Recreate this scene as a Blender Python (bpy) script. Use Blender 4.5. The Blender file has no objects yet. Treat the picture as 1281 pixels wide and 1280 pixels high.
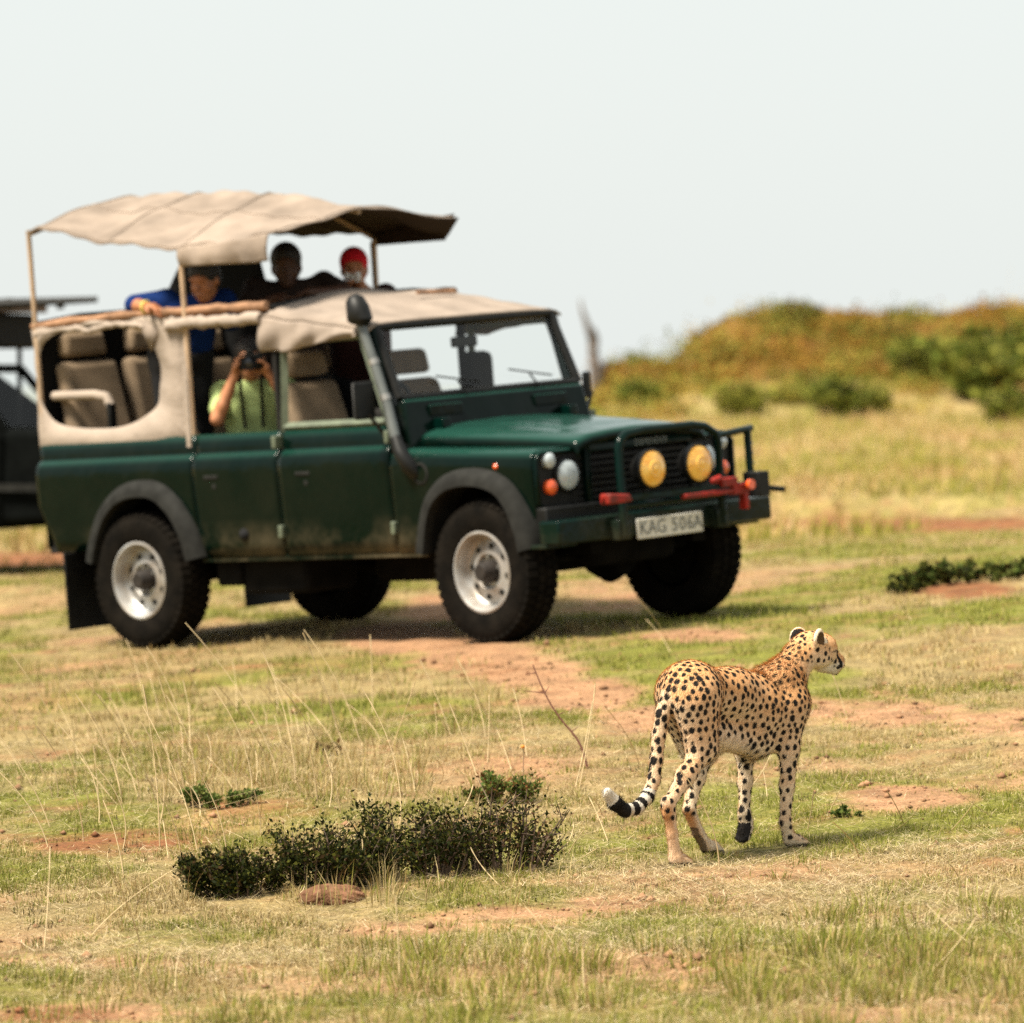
import bpy, bmesh, math, random
import numpy as np
from mathutils import Matrix, Vector, kdtree

# ---------------------------------------------------------------- camera, sky, sun, exposure
scene = bpy.context.scene
FPX = 7000.9                      # focal length in pixels of the 1281 px wide photograph
HC = 1.9                          # camera height
PITCH = math.atan(160 / FPX)
cam_d = bpy.data.cameras.new('camera')
cam = bpy.data.objects.new('camera', cam_d)
scene.collection.objects.link(cam)
cam.location = (0, 0, HC)
cam.rotation_euler = (math.pi / 2 - PITCH, 0, 0)
cam_d.sensor_width = 36
cam_d.lens = FPX / 1281 * 36
cam_d.clip_start = 0.5
cam_d.clip_end = 20000
cam_d.dof.use_dof = True
cam_d.dof.focus_distance = 21.8
cam_d.dof.aperture_fstop = 3.3
scene.camera = cam

SUN_EL, SUN_AZ = math.radians(58), math.radians(-122)   # azimuth measured from +Y, clockwise
world = bpy.data.worlds.new('World'); scene.world = world
world.use_nodes = True
wn = world.node_tree.nodes; wl = world.node_tree.links
wn.clear()
sky = wn.new('ShaderNodeTexSky'); sky.sky_type = 'NISHITA'; sky.sun_disc = False
sky.sun_elevation = SUN_EL; sky.sun_rotation = SUN_AZ
sky.air_density = 1.0; sky.dust_density = 3.0; sky.ozone_density = 1.0
hz = wn.new('ShaderNodeMix'); hz.data_type = 'RGBA'; hz.blend_type = 'MIX'
hz.inputs[0].default_value = 0.90
hz.inputs[7].default_value = (3.84, 4.03, 3.90, 1)        # pale even haze over the whole sky
bg = wn.new('ShaderNodeBackground'); bg.inputs['Strength'].default_value = 0.1
wo = wn.new('ShaderNodeOutputWorld')
wl.new(sky.outputs[0], hz.inputs[6]); wl.new(hz.outputs[2], bg.inputs['Color']); wl.new(bg.outputs[0], wo.inputs['Surface'])

sun_d = bpy.data.lights.new('sun', 'SUN'); sun_d.energy = 4.4; sun_d.angle = math.radians(13)
sun_d.color = (1.0, 0.92, 0.78)
sun = bpy.data.objects.new('sun', sun_d); scene.collection.objects.link(sun)
sdir = Vector((math.sin(SUN_AZ) * math.cos(SUN_EL), math.cos(SUN_AZ) * math.cos(SUN_EL), math.sin(SUN_EL)))
sun.rotation_euler = sdir.to_track_quat('Z', 'Y').to_euler()
sun.location = (0, 0, 30)

vs = scene.view_settings
vs.view_transform = 'Standard'; vs.look = 'None'; vs.gamma = 1.0; vs.use_curve_mapping = False
vs.exposure = 1.2
scene.cycles.use_denoising = False
scene.cycles.sample_clamp_indirect = 3
scene.cycles.sample_clamp_direct = 4
scene.cycles.max_bounces = 8
scene.cycles.transparent_max_bounces = 16

random.seed(7); rng = np.random.default_rng(7)
COL = scene.collection
CP, SP = math.cos(PITCH), math.sin(PITCH)

# ---------------------------------------------------------------- helpers
def tag(o, label=None, cat=None, group=None, kind=None):
    if label: o['label'] = label
    if cat: o['category'] = cat
    if group: o['group'] = group
    if kind: o['kind'] = kind
    return o
def empty(name, parent=None, mat=None):
    o = bpy.data.objects.new(name, None); COL.objects.link(o); o.empty_display_size = .1
    if parent: o.parent = parent
    if mat is not None: o.matrix_world = mat
    return o
def link_mesh(name, me, mat=None, parent=None):
    o = bpy.data.objects.new(name, me); COL.objects.link(o)
    if mat: me.materials.append(mat)
    if parent: o.parent = parent
    return o
def at(u, v, d):
    """world point seen at photograph pixel (u, v) at distance d along the view axis"""
    x = (u - 640.5) / FPX * d; z = (640 - v) / FPX * d
    return Vector((x, CP * d + SP * z, -SP * d + CP * z + HC))
def to_px(x, y, z):
    zz = z - HC
    d = CP * y - SP * zz; h = SP * y + CP * zz
    return 640.5 + FPX * x / d, 640 - FPX * h / d
def lerp(a, b, t): return a + (b - a) * t

class MB:
    """collects shapes that become ONE mesh"""
    def __init__(s): s.v = []; s.f = []
    def add(s, vs, fs):
        n = len(s.v); s.v += [tuple(p) for p in vs]; s.f += [tuple(i + n for i in f) for f in fs]; return s
    def box(s, x0, x1, y0, y1, z0, z1):
        return s.add([(x, y, z) for z in (z0, z1) for y in (y0, y1) for x in (x0, x1)],
            [(0,2,3,1),(4,5,7,6),(0,1,5,4),(2,6,7,3),(0,4,6,2),(1,3,7,5)])
    def hexa(s, p8):   # 8 points: bottom 0-3 ring, top 4-7 ring
        return s.add(p8, [(3,2,1,0),(4,5,6,7),(0,1,5,4),(1,2,6,5),(2,3,7,6),(3,0,4,7)])
    def tube(s, pts, r, n=10, cap=True, closed=False):
        pts = [Vector(p) for p in pts]; m = len(pts)
        rs = r if isinstance(r, (list, tuple)) else [r] * m
        up = None; rings = []
        for i, p in enumerate(pts):
            if closed: t = (pts[(i + 1) % m] - pts[i - 1]).normalized()
            else: t = (pts[min(i + 1, m - 1)] - pts[max(i - 1, 0)]).normalized()
            if up is None:
                up = Vector((0, 0, 1)) if abs(t.z) < .9 else Vector((1, 0, 0))
            a = (up - t * up.dot(t)).normalized(); b = t.cross(a); up = a
            rings.append([p + (a * math.cos(q) + b * math.sin(q)) * rs[i] for q in [2 * math.pi * k / n for k in range(n)]])
        vs = [p for ring in rings for p in ring]; fs = []
        for i in range(m if closed else m - 1):
            j = (i + 1) % m
            for k in range(n):
                fs.append((i*n+k, i*n+(k+1)%n, j*n+(k+1)%n, j*n+k))
        if cap and not closed:
            fs.append(tuple(range(n))[::-1]); fs.append(tuple(range((m-1)*n, m*n)))
        return s.add(vs, fs)
    def lathe(s, prof, c, axis, n=40, cap=False):
        """prof: (r, h) pairs; h runs along axis from c"""
        ax = Vector(axis).normalized(); t = Vector((0, 0, 1)) if abs(ax.z) < .9 else Vector((1, 0, 0))
        a = (t - ax * t.dot(ax)).normalized(); b = ax.cross(a); c = Vector(c)
        vs = [c + ax * h + (a * math.cos(q) + b * math.sin(q)) * r for r, h in prof for q in [2*math.pi*k/n for k in range(n)]]
        fs = [(i*n+k, i*n+(k+1)%n, (i+1)*n+(k+1)%n, (i+1)*n+k) for i in range(len(prof)-1) for k in range(n)]
        if cap: fs.append(tuple(range((len(prof)-1)*n, len(prof)*n)))
        return s.add(vs, fs)
    def grid(s, fn, nu, nv):
        vs = [fn(i / nu, j / nv) for j in range(nv + 1) for i in range(nu + 1)]
        w = nu + 1
        return s.add(vs, [(j*w+i, j*w+i+1, (j+1)*w+i+1, (j+1)*w+i) for j in range(nv) for i in range(nu)])
    def poly(s, pts): return s.add(pts, [tuple(range(len(pts)))])
    def build(s, name, mat, parent=None, smooth=40, bevel=0, solid=0, segs=2, offset=0):
        me = bpy.data.meshes.new(name); me.from_pydata(s.v, [], s.f)
        bm = bmesh.new(); bm.from_mesh(me); bmesh.ops.remove_doubles(bm, verts=bm.verts, dist=1e-5)
        bmesh.ops.recalc_face_normals(bm, faces=bm.faces); bm.to_mesh(me); bm.free()
        if smooth:
            me.shade_smooth()
            me.set_sharp_from_angle(angle=math.radians(smooth))
        o = link_mesh(name, me, mat, parent)
        if solid:
            m = o.modifiers.new('thickness', 'SOLIDIFY'); m.thickness = solid; m.offset = offset
        if bevel:
            m = o.modifiers.new('edges', 'BEVEL'); m.width = bevel; m.segments = segs; m.limit_method = 'ANGLE'; m.angle_limit = math.radians(35)
        return o
def arrays_mesh(name, V, F4=None, F3=None, col=None, smooth=True):
    """fast mesh from numpy arrays: V (n,3), F4 (m,4), F3 (k,3), col (n,3)"""
    me = bpy.data.meshes.new(name); me.vertices.add(len(V)); me.vertices.foreach_set('co', np.ascontiguousarray(V, np.float32).ravel())
    parts = [a for a in (F4, F3) if a is not None and len(a)]
    loops = np.concatenate([a.ravel() for a in parts]).astype(np.int32)
    tot = np.concatenate([np.full(len(a), a.shape[1]) for a in parts]).astype(np.int32)
    me.loops.add(len(loops)); me.loops.foreach_set('vertex_index', loops)
    me.polygons.add(len(tot)); me.polygons.foreach_set('loop_start', np.concatenate([[0], np.cumsum(tot)[:-1]]).astype(np.int32))
    me.update(calc_edges=True)
    if col is not None:
        a = me.attributes.new('Col', 'FLOAT_COLOR', 'POINT')
        a.data.foreach_set('color', np.concatenate([col, np.ones((len(col), 1))], 1).astype(np.float32).ravel())
    if smooth: me.shade_smooth()
    me.validate()
    return me

# value noise
def _h(i, j, s): 
    n = (i.astype(np.int64) * 374761393 + j.astype(np.int64) * 668265263 + s * 1442695041) & 0x7fffffff
    n = ((n ^ (n >> 13)) * 1274126177) & 0x7fffffff
    return ((n ^ (n >> 16)) & 0xffff) / 65535.0
def vnoise(x, y, s=0):
    x = np.asarray(x, float); y = np.asarray(y, float)
    i = np.floor(x); j = np.floor(y); fx = x - i; fy = y - j
    fx = fx * fx * (3 - 2 * fx); fy = fy * fy * (3 - 2 * fy)
    a = _h(i, j, s); b = _h(i + 1, j, s); c = _h(i, j + 1, s); d = _h(i + 1, j + 1, s)
    return (a * (1 - fx) + b * fx) * (1 - fy) + (c * (1 - fx) + d * fx) * fy
def fbm(x, y, s=0, o=4):
    t = 0; a = .5; n = 0
    for k in range(o):
        t = t + a * vnoise(x, y, s + k * 17); n += a; a *= .5; x = x * 2.03 + 3.1; y = y * 2.03 + 1.7
    return t / n

# ---------------------------------------------------------------- materials
def new_mat(name):
    m = bpy.data.materials.new(name); m.use_nodes = True
    nt = m.node_tree; b = nt.nodes['Principled BSDF']
    return m, nt, b
def mat(name, col, rough=.6, metal=0, var=0, scale=8, bump=0, bscale=40, spec=.5, coat=0, var_col=None, emit=None):
    m, nt, b = new_mat(name)
    b.inputs['Base Color'].default_value = (*col, 1); b.inputs['Roughness'].default_value = rough
    b.inputs['Metallic'].default_value = metal; b.inputs['Specular IOR Level'].default_value = spec
    b.inputs['Coat Weight'].default_value = coat; b.inputs['Coat Roughness'].default_value = .12
    tc = nt.nodes.new('ShaderNodeTexCoord')
    if var or var_col:
        n = nt.nodes.new('ShaderNodeTexNoise'); n.inputs['Scale'].default_value = scale; n.inputs['Detail'].default_value = 6
        nt.links.new(tc.outputs['Object'], n.inputs['Vector'])
        r = nt.nodes.new('ShaderNodeValToRGB')
        c2 = var_col or tuple(min(1, c * (1 + var)) for c in col)
        c1 = col if var_col else tuple(c * (1 - var) for c in col)
        r.color_ramp.elements[0].position = .35; r.color_ramp.elements[1].position = .68
        r.color_ramp.elements[0].color = (*c1, 1); r.color_ramp.elements[1].color = (*c2, 1)
        nt.links.new(n.outputs['Fac'], r.inputs['Fac']); nt.links.new(r.outputs['Color'], b.inputs['Base Color'])
    if bump:
        n2 = nt.nodes.new('ShaderNodeTexNoise'); n2.inputs['Scale'].default_value = bscale; n2.inputs['Detail'].default_value = 5
        nt.links.new(tc.outputs['Object'], n2.inputs['Vector'])
        bp = nt.nodes.new('ShaderNodeBump'); bp.inputs['Strength'].default_value = bump; bp.inputs['Distance'].default_value = .02
        nt.links.new(n2.outputs['Fac'], bp.inputs['Height']); nt.links.new(bp.outputs['Normal'], b.inputs['Normal'])
    if emit: b.inputs['Emission Color'].default_value = (*emit, 1); b.inputs['Emission Strength'].default_value = 1
    return m
def attr_mat(name, rough=.8, translucent=0, spec=.2, noise=0, nscale=60):
    m, nt, b = new_mat(name)
    a = nt.nodes.new('ShaderNodeAttribute'); a.attribute_name = 'Col'
    b.inputs['Roughness'].default_value = rough; b.inputs['Specular IOR Level'].default_value = spec
    src = a.outputs['Color']
    if noise:
        tc = nt.nodes.new('ShaderNodeTexCoord'); n = nt.nodes.new('ShaderNodeTexNoise'); n.inputs['Scale'].default_value = nscale; n.inputs['Detail'].default_value = 6
        nt.links.new(tc.outputs['Object'], n.inputs['Vector'])
        mp = nt.nodes.new('ShaderNodeMapRange'); mp.inputs[1].default_value = .3; mp.inputs[2].default_value = .7; mp.inputs[3].default_value = 1 - noise; mp.inputs[4].default_value = 1 + noise
        mx = nt.nodes.new('ShaderNodeMix'); mx.data_type = 'RGBA'; mx.blend_type = 'MULTIPLY'; mx.inputs[0].default_value = 1
        nt.links.new(n.outputs['Fac'], mp.inputs[0]); nt.links.new(src, mx.inputs[6]); nt.links.new(mp.outputs[0], mx.inputs[7])
        src = mx.outputs[2]
    nt.links.new(src, b.inputs['Base Color'])
    if translucent:
        t = nt.nodes.new('ShaderNodeBsdfTranslucent'); nt.links.new(src, t.inputs['Color'])
        ms = nt.nodes.new('ShaderNodeMixShader'); ms.inputs[0].default_value = translucent
        nt.links.new(b.outputs[0], ms.inputs[1]); nt.links.new(t.outputs[0], ms.inputs[2])
        nt.links.new(ms.outputs[0], nt.nodes['Material Output'].inputs['Surface'])
    return m
# ---------------------------------------------------------------- terrain
_y  = np.array([-60, 5, 12, 17.5, 21.9, 26, 30, 33, 36, 39, 45, 55, 75, 100, 122, 160, 260, 420, 1000, 9000], float)
_zc = np.array([-.3,-.2,-.16,-.12, .02, .27, .485, .551, .605, .62, .55, .45, .78, 1.20, 1.25, .3, -3.5, -6, -7, -7], float)
_ys = np.array([-60, 17.5, 21.9, 26, 28.5, 36, 45, 55, 100, 200, 9000], float)
_sl = np.array([.02, .03, .035, .06, .076, .076, .035, .02, .01, 0, 0], float)
_mu = np.array([690, 735, 755, 800, 838, 862, 900, 950, 1000, 1050, 1150, 1200, 1230, 1281, 1400, 1600, 1800], float)
_mv = np.array([540, 508, 462, 452, 462, 437, 407, 391, 387, 398, 401, 395, 388, 389, 372, 400, 520], float)
def terrain(x, y):
    x = np.asarray(x, float); y = np.asarray(y, float)
    xx = np.clip(x, -14, 14) + .2 * (x - np.clip(x, -14, 14)) * (np.abs(x) < 200)
    z = np.interp(y, _y, _zc) + np.interp(y, _ys, _sl) * xx
    near = np.clip((60 - y) / 20, 0, 1) * np.clip((y + 10) / 10, 0, 1)
    z = z + near * ((fbm(x * 1.3, y * 1.3, 3) - .5) * .05 + (fbm(x * 6, y * 6, 9, 3) - .5) * .022)
    # the mound in the background
    u = 640.5 + FPX * x / np.maximum(y, 50)
    top = HC + (480 - np.interp(u, _mu, _mv)) / FPX * 110
    w = np.exp(-((np.clip(y, 0, 110) - 110) / 5.5) ** 2) * np.where(y > 110, np.clip((170 - y) / 60, 0, 1), 1) * (y > 80)
    bump = np.maximum(top - 1.25, 0) * w
    z = z + bump * (1 + (fbm(x * .9, y * .9, 21) - .5) * .25)
    # low eroded banks across the field on the right
    e = np.clip((x - 1.2) / 1.2, 0, 1)
    z = z + e * .17 * np.clip((y - 56.0 - fbm(x * .6, x * 0, 5) * 1.5) / .5, 0, 1) * np.clip((72 - y) / 14, 0, 1)
    b = np.exp(-((x - 4.15) / 1.15) ** 4 - ((y - 41.6) / .9) ** 2)
    z = z + b * .20
    z = z + .07 * np.exp(-((x + 4.6) / 2.) ** 4 - ((y - 39.5) / .7) ** 2)
    # tussock ridge under the dark shrub
    z = z + .05 * np.exp(-((x + .6) / .75) ** 2 - ((y - 21.0) / .35) ** 2)
    return z
_D = np.geomspace(10, 150, 500)
def ground_at(u, v):
    """where the sight line through a photograph pixel meets the ground"""
    D = _D
    for _ in range(2):
        px = (u - 640.5) / FPX * D; pz = (640 - v) / FPX * D
        y = CP * D + SP * pz; z = -SP * D + CP * pz + HC
        below = np.nonzero(z < terrain(px, y))[0]
        if not len(below): return at(u, v, 100)
        k = below[0]
        D = np.linspace(D[max(k - 1, 0)], D[k], 24)
    return Vector((px[k], y[k], float(terrain(px[k], y[k]))))

def ell_mask(u, v, L):
    m = np.zeros_like(u)
    for cu, cv, ru, rv, s in L:
        m = np.maximum(m, s * np.clip(1.6 - 1.6 * np.sqrt(((u - cu) / ru) ** 2 + ((v - cv) / rv) ** 2), 0, 1))
    return m
SAND = [(500,800,95,28,1.2),(590,818,100,28,1.2),(660,842,100,28,1.2),(735,872,105,30,1.2),(810,900,105,26,1.1),(900,905,100,22,.9),(1010,890,120,22,.9),(1130,893,140,24,1),(1260,905,120,24,1),
        (560,765,80,24,.9),(760,750,90,30,.7),(870,795,110,14,.8),(930,840,90,16,.5),
        (1130,1000,110,24,1),(1010,955,90,16,.5),(1230,985,60,12,.5),(640,1150,170,24,.85),(500,1165,100,16,.8),(770,1130,110,16,.7),(930,1125,110,14,.55),
        (120,1205,260,16,.6),(100,1268,200,22,.8),(560,1240,160,14,.4),(1050,1215,140,12,.4),(1200,1060,90,10,.4)]
RED = [(120,1052,190,20,.62),(330,1010,150,22,.6),(30,700,120,14,1),(1120,657,280,13,1.1),(1200,738,110,14,1),(420,1118,50,14,.6),(880,1205,90,12,.35),(60,1270,120,18,.5)]
def masks(x, y, z):
    u, v = to_px(x, np.maximum(y, 9), z)
    n = fbm(x * 2.2, y * 2.2, 31) - .5; n2 = fbm(x * 11, y * 11, 41, 4) - .5
    ok = (y > 9) & (y < 90)
    s = np.clip(ell_mask(u, v, SAND) + n * .9 + n2 * 1.0 - .12, 0, 1) * ok
    r = np.clip(ell_mask(u, v, RED) + n * .8 + n2 * 1.0 - .1, 0, 1) * ok
    far = np.clip((fbm(x * .8, y * .8, 55) - .56) * 4, 0, 1) * .6 * (y < 90) 
    s = np.maximum(s, far)
    # bare red earth near the crest of the mound
    hh = z - (1.2 + .01 * x)
    r = np.maximum(r, np.clip((hh - 1.35) * .55 + (fbm(x * 1.3, y * .6, 77) - .5) * 2.2, 0, .75) * (y > 92) * (y < 130))
    g = fbm(x * .9, y * .9, 61)
    return np.clip(s * 1.5, 0, 1), np.clip(r * 1.5, 0, 1), g, u, v

def axis_pts(segs):
    out = []
    for a, b, st in segs: out += list(np.arange(a, b, st))
    return np.array(out + [segs[-1][1]])
gx = axis_pts([(-9000,-1000,2000),(-1000,-200,100),(-200,-40,10),(-40,-14,1.2),(-14,-6,.3),(-6,6,.06),(6,14,.25),(14,40,1.2),(40,200,10),(200,1000,100),(1000,9000,2000)])
gy = axis_pts([(-60,10,5),(10,16,.4),(16,36,.06),(36,60,.2),(60,95,.5),(95,118,.35),(118,180,2.5),(180,500,20),(500,2000,150),(2000,9000,1000)])
X, Y = np.meshgrid(gx, gy); Z = terrain(X, Y)
ms, mr, mg, MU, MV = masks(X, Y, Z)
w_ = len(gx); idx = np.arange(X.size).reshape(X.shape)
F4 = np.stack([idx[:-1,:-1], idx[:-1,1:], idx[1:,1:], idx[1:,:-1]], -1).reshape(-1, 4)
def C3(*c): return np.array(c)
straw, green, sandc, redc = C3(.27,.200,.088), C3(.165,.162,.030), C3(.355,.198,.105), C3(.215,.090,.038)
gm = np.clip((mg - .44) * 6, 0, 1)[..., None]
base = straw * (1 - gm) + green * gm
farg = np.clip((Y - 34) / 20, 0, 1)[..., None] * np.clip((118 - Y) / 10, 0, 1)[..., None]
base = base * (1 - farg) + (C3(.34,.255,.105) * (1 - gm * .55) + C3(.23,.21,.045) * gm * .55) * farg
mnd = np.clip((Z - 1.55) * 1.6, 0, 1)[..., None] * ((Y > 90) & (Y < 150))[..., None]
base = base * (1 - mnd) + (C3(.22,.120,.026) * (1 - gm * .5) + C3(.19,.15,.030) * gm * .5) * mnd
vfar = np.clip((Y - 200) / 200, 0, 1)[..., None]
base = base * (1 - vfar) + C3(.24,.26,.24) * vfar  # distance haze painted into the colour of the far plain
base = base * (1 - ms[..., None]) + sandc * ms[..., None]
base = base * (1 - mr[..., None]) + redc * mr[..., None]
me = arrays_mesh('ground', np.stack([X, Y, Z], -1).reshape(-1, 3), F4, None, base.reshape(-1, 3))
m_ground, nt, b = new_mat('savanna soil')
a = nt.nodes.new('ShaderNodeAttribute'); a.attribute_name = 'Col'
tc = nt.nodes.new('ShaderNodeTexCoord')
n1 = nt.nodes.new('ShaderNodeTexNoise'); n1.inputs['Scale'].default_value = 5; n1.inputs['Detail'].default_value = 10; n1.inputs['Roughness'].default_value = .7
n2 = nt.nodes.new('ShaderNodeTexNoise'); n2.inputs['Scale'].default_value = 55; n2.inputs['Detail'].default_value = 8; n2.inputs['Roughness'].default_value = .7
for n in (n1, n2): nt.links.new(tc.outputs['Object'], n.inputs['Vector'])
mp = nt.nodes.new('ShaderNodeMapRange'); mp.inputs[1].default_value = .3; mp.inputs[2].default_value = .72; mp.inputs[3].default_value = .55; mp.inputs[4].default_value = 1.35
nt.links.new(n1.outputs['Fac'], mp.inputs[0])
mp2 = nt.nodes.new('ShaderNodeMapRange'); mp2.inputs[1].default_value = .3; mp2.inputs[2].default_value = .7; mp2.inputs[3].default_value = .5; mp2.inputs[4].default_value = 1.4
nt.links.new(n2.outputs['Fac'], mp2.inputs[0])
mu = nt.nodes.new('ShaderNodeMath'); mu.operation = 'MULTIPLY'; nt.links.new(mp.outputs[0], mu.inputs[0]); nt.links.new(mp2.outputs[0], mu.inputs[1])
mx = nt.nodes.new('ShaderNodeMix'); mx.data_type = 'RGBA'; mx.blend_type = 'MULTIPLY'; mx.inputs[0].default_value = 1
nt.links.new(a.outputs['Color'], mx.inputs[6]); nt.links.new(mu.outputs[0], mx.inputs[7]); nt.links.new(mx.outputs[2], b.inputs['Base Color'])
bp = nt.nodes.new('ShaderNodeBump'); bp.inputs['Strength'].default_value = .6; bp.inputs['Distance'].default_value = .03
nt.links.new(n2.outputs['Fac'], bp.inputs['Height']); nt.links.new(bp.outputs['Normal'], b.inputs['Normal'])
b.inputs['Roughness'].default_value = .95; b.inputs['Specular IOR Level'].default_value = .15
ground = tag(link_mesh('ground', me, m_ground), 'dry savanna ground with short grass and bare sandy patches', 'ground', kind='structure')
# ---------------------------------------------------------------- grass
m_grass = attr_mat('grass blades', .75, .30, .25)
def ribbons(name, P, D, H, lean, W, col, tipcol=None, flat=False):
    """bent blades: P base points, D lean direction (n,2), H length, lean 0..1, W half width"""
    n = len(P); D3 = np.concatenate([D, np.zeros((n, 1))], 1)
    side = np.stack([-D[:, 1], D[:, 0], np.zeros(n)], 1)
    # turn most ribbons broadside so that they keep their width
    ang = rng.uniform(-1.2, 1.2, n); side = np.stack([np.cos(ang), np.sin(ang), np.zeros(n)], 1)
    up = np.array([0, 0, 1.])
    mid = P + D3 * (H * lean * .35)[:, None] + up * (H * np.sqrt(np.maximum(1 - (lean * .7) ** 2, .02)) * .55)[:, None]
    if flat: mid = P + D3 * (H * .5)[:, None] + up * (H * rng.uniform(.0, .17, n) ** 1.3)[:, None]
    tip = P + D3 * (H * lean)[:, None] + up * (H * np.sqrt(np.maximum(1 - lean ** 2, .012)))[:, None]
    w = side * W[:, None]
    V = np.stack([P - w, P + w, mid - w * .75, mid + w * .75, tip], 1).reshape(-1, 3)
    i = np.arange(n)[:, None] * 5
    c2 = col if tipcol is None else tipcol
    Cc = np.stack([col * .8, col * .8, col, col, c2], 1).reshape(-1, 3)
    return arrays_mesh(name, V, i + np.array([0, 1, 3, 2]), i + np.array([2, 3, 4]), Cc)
def scatter(n, y0, y1, marg, power=1.0):
    y = y0 + (y1 - y0) * rng.random(n) ** power
    hw = .0925 * y + marg
    x = (rng.random(n) * 2 - 1) * hw
    return x, y
def blade_colors(n, gmix):
    dry = np.array([[.46,.355,.165],[.40,.30,.120],[.54,.425,.22],[.32,.21,.075]])[rng.integers(0, 4, n)]
    grn = np.array([[.200,.215,.026],[.265,.265,.045],[.135,.155,.018],[.310,.285,.062]])[rng.integers(0, 4, n)]
    pick = (rng.random(n) < gmix)[:, None]
    return np.where(pick, grn, dry) * rng.uniform(.75, 1.2, (n, 1))
def turf(name, n, y0, y1, marg, h0, h1, w, label, keep=1.0, gadd=0.0, power=1.0, tint=(1,1,1), sparse=.40, steep=5.0):
    x, y = scatter(n, y0, y1, marg, power); z = terrain(x, y)
    s, r, g, u, v = masks(x, y, z)
    bare = np.maximum(s, r)
    clump = fbm(x * 5, y * 5, 91, 3)
    k = rng.random(n) < np.clip(1.05 - bare * 1.05, .03, 1) * np.clip((clump - sparse) * steep, .10, 1)
    x, y, z, g, v, clump, bare = [q[k] for q in (x, y, z, g, v, clump, bare)]
    n = len(x)
    gm = np.clip((g - .47) * 6.0 + (clump - .5) * 1.6 + .52 + gadd, .06, .94)
    H = rng.uniform(h0, h1, n) * np.clip(.45 + (clump - .3) * 1.7, .4, 1.6) * (1 - .5 * bare)
    a = rng.uniform(0, 2 * np.pi, n)
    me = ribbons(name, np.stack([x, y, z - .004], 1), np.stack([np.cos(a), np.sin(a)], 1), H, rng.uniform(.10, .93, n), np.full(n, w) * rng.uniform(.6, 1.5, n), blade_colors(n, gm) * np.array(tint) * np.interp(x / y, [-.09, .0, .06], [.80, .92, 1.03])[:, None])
    return tag(link_mesh(name, me, m_grass), label, 'grass', kind='stuff')
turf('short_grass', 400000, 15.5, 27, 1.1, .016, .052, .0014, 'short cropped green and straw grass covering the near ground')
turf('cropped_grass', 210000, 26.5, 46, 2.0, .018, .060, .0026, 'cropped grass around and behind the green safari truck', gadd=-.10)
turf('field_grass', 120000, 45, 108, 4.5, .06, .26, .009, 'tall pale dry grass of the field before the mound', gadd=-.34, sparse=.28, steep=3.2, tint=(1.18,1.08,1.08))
turf('mound_grass', 60000, 104, 114, 4, .07, .26, .014, 'dry ochre grass growing over the background mound', gadd=.0, tint=(.72,.52,.20), sparse=.34, steep=4)
# long tufts in the blurred foreground strip at the bottom of the picture
def tufts(name, spots, label, h, nper, spread, w=.0024, gm=.6):
    P = []; D = []; H = []; L = []; Wd = []; Cl = []
    for (px, py, k) in spots:
        c = ground_at(px, py) if not isinstance(px, Vector) else px
        n = int(nper * k)
        rr = spread * np.sqrt(rng.random(n)) * (.6 + .5 * k); a = rng.uniform(0, 6.283, n)
        x = c.x + rr * np.cos(a); y = c.y + rr * np.sin(a)
        P.append(np.stack([x, y, terrain(x, y) - .005], 1)); D.append(np.stack([np.cos(a + rng.normal(0, .6, n)), np.sin(a)], 1))
        H.append(rng.uniform(.4, 1.0, n) * h * (.7 + .4 * k)); L.append(rng.uniform(.05, .7, n)); Wd.append(np.full(n, w)); Cl.append(blade_colors(n, np.full(n, gm)))
    me = ribbons(name, np.concatenate(P), np.concatenate(D), np.concatenate(H), np.concatenate(L), np.concatenate(Wd), np.concatenate(Cl))
    return tag(link_mesh(name, me, m_grass), label, 'grass', kind='stuff')
sp = [(random.uniform(420, 1330), random.uniform(1185, 1320), random.uniform(.4, 1.2)) for _ in range(130)]
sp += [(random.uniform(-60, 420), random.uniform(1215, 1320), random.uniform(.3, .8)) for _ in range(30)]
sp += [(random.uniform(1000, 1330), random.uniform(1130, 1230), random.uniform(.4, 1)) for _ in range(28)]
tufts('foreground_tufts', sp, 'longer green grass tufts along the bottom foreground', .12, 62, .11, .0020, .68)
sp = [(random.uniform(-30, 640), random.uniform(830, 1010), random.uniform(.3, .9)) for _ in range(80)]
sp += [(random.uniform(180, 560), random.uniform(940, 990), random.uniform(.5, 1.1)) for _ in range(40)]
tufts('pale_tufts', sp, 'pale upright dry grass tufts left of the track', .12, 40, .09, .0018, .28)
sp = [(random.uniform(-30, 1300), random.uniform(850, 1180), random.uniform(.2, .7)) for _ in range(170)]
tufts('green_tufts', sp, 'small green tufts scattered through the short grass', .06, 45, .055, .0018, .85)
sp = [(random.uniform(-30, 1300), random.uniform(830, 1230), random.uniform(.2, .8)) for _ in range(190)]
o = tufts('dark_tussocks', sp, 'small dark green and brown tussocks dotted over the ground', .042, 26, .075, .002, .9)
a_ = o.data.attributes['Col']; q_ = np.zeros(len(o.data.vertices) * 4, np.float32); a_.data.foreach_get('color', q_); q_ = q_.reshape(-1, 4); q_[:, :3] *= (.24, .19, .22); a_.data.foreach_set('color', q_.ravel())
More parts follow.
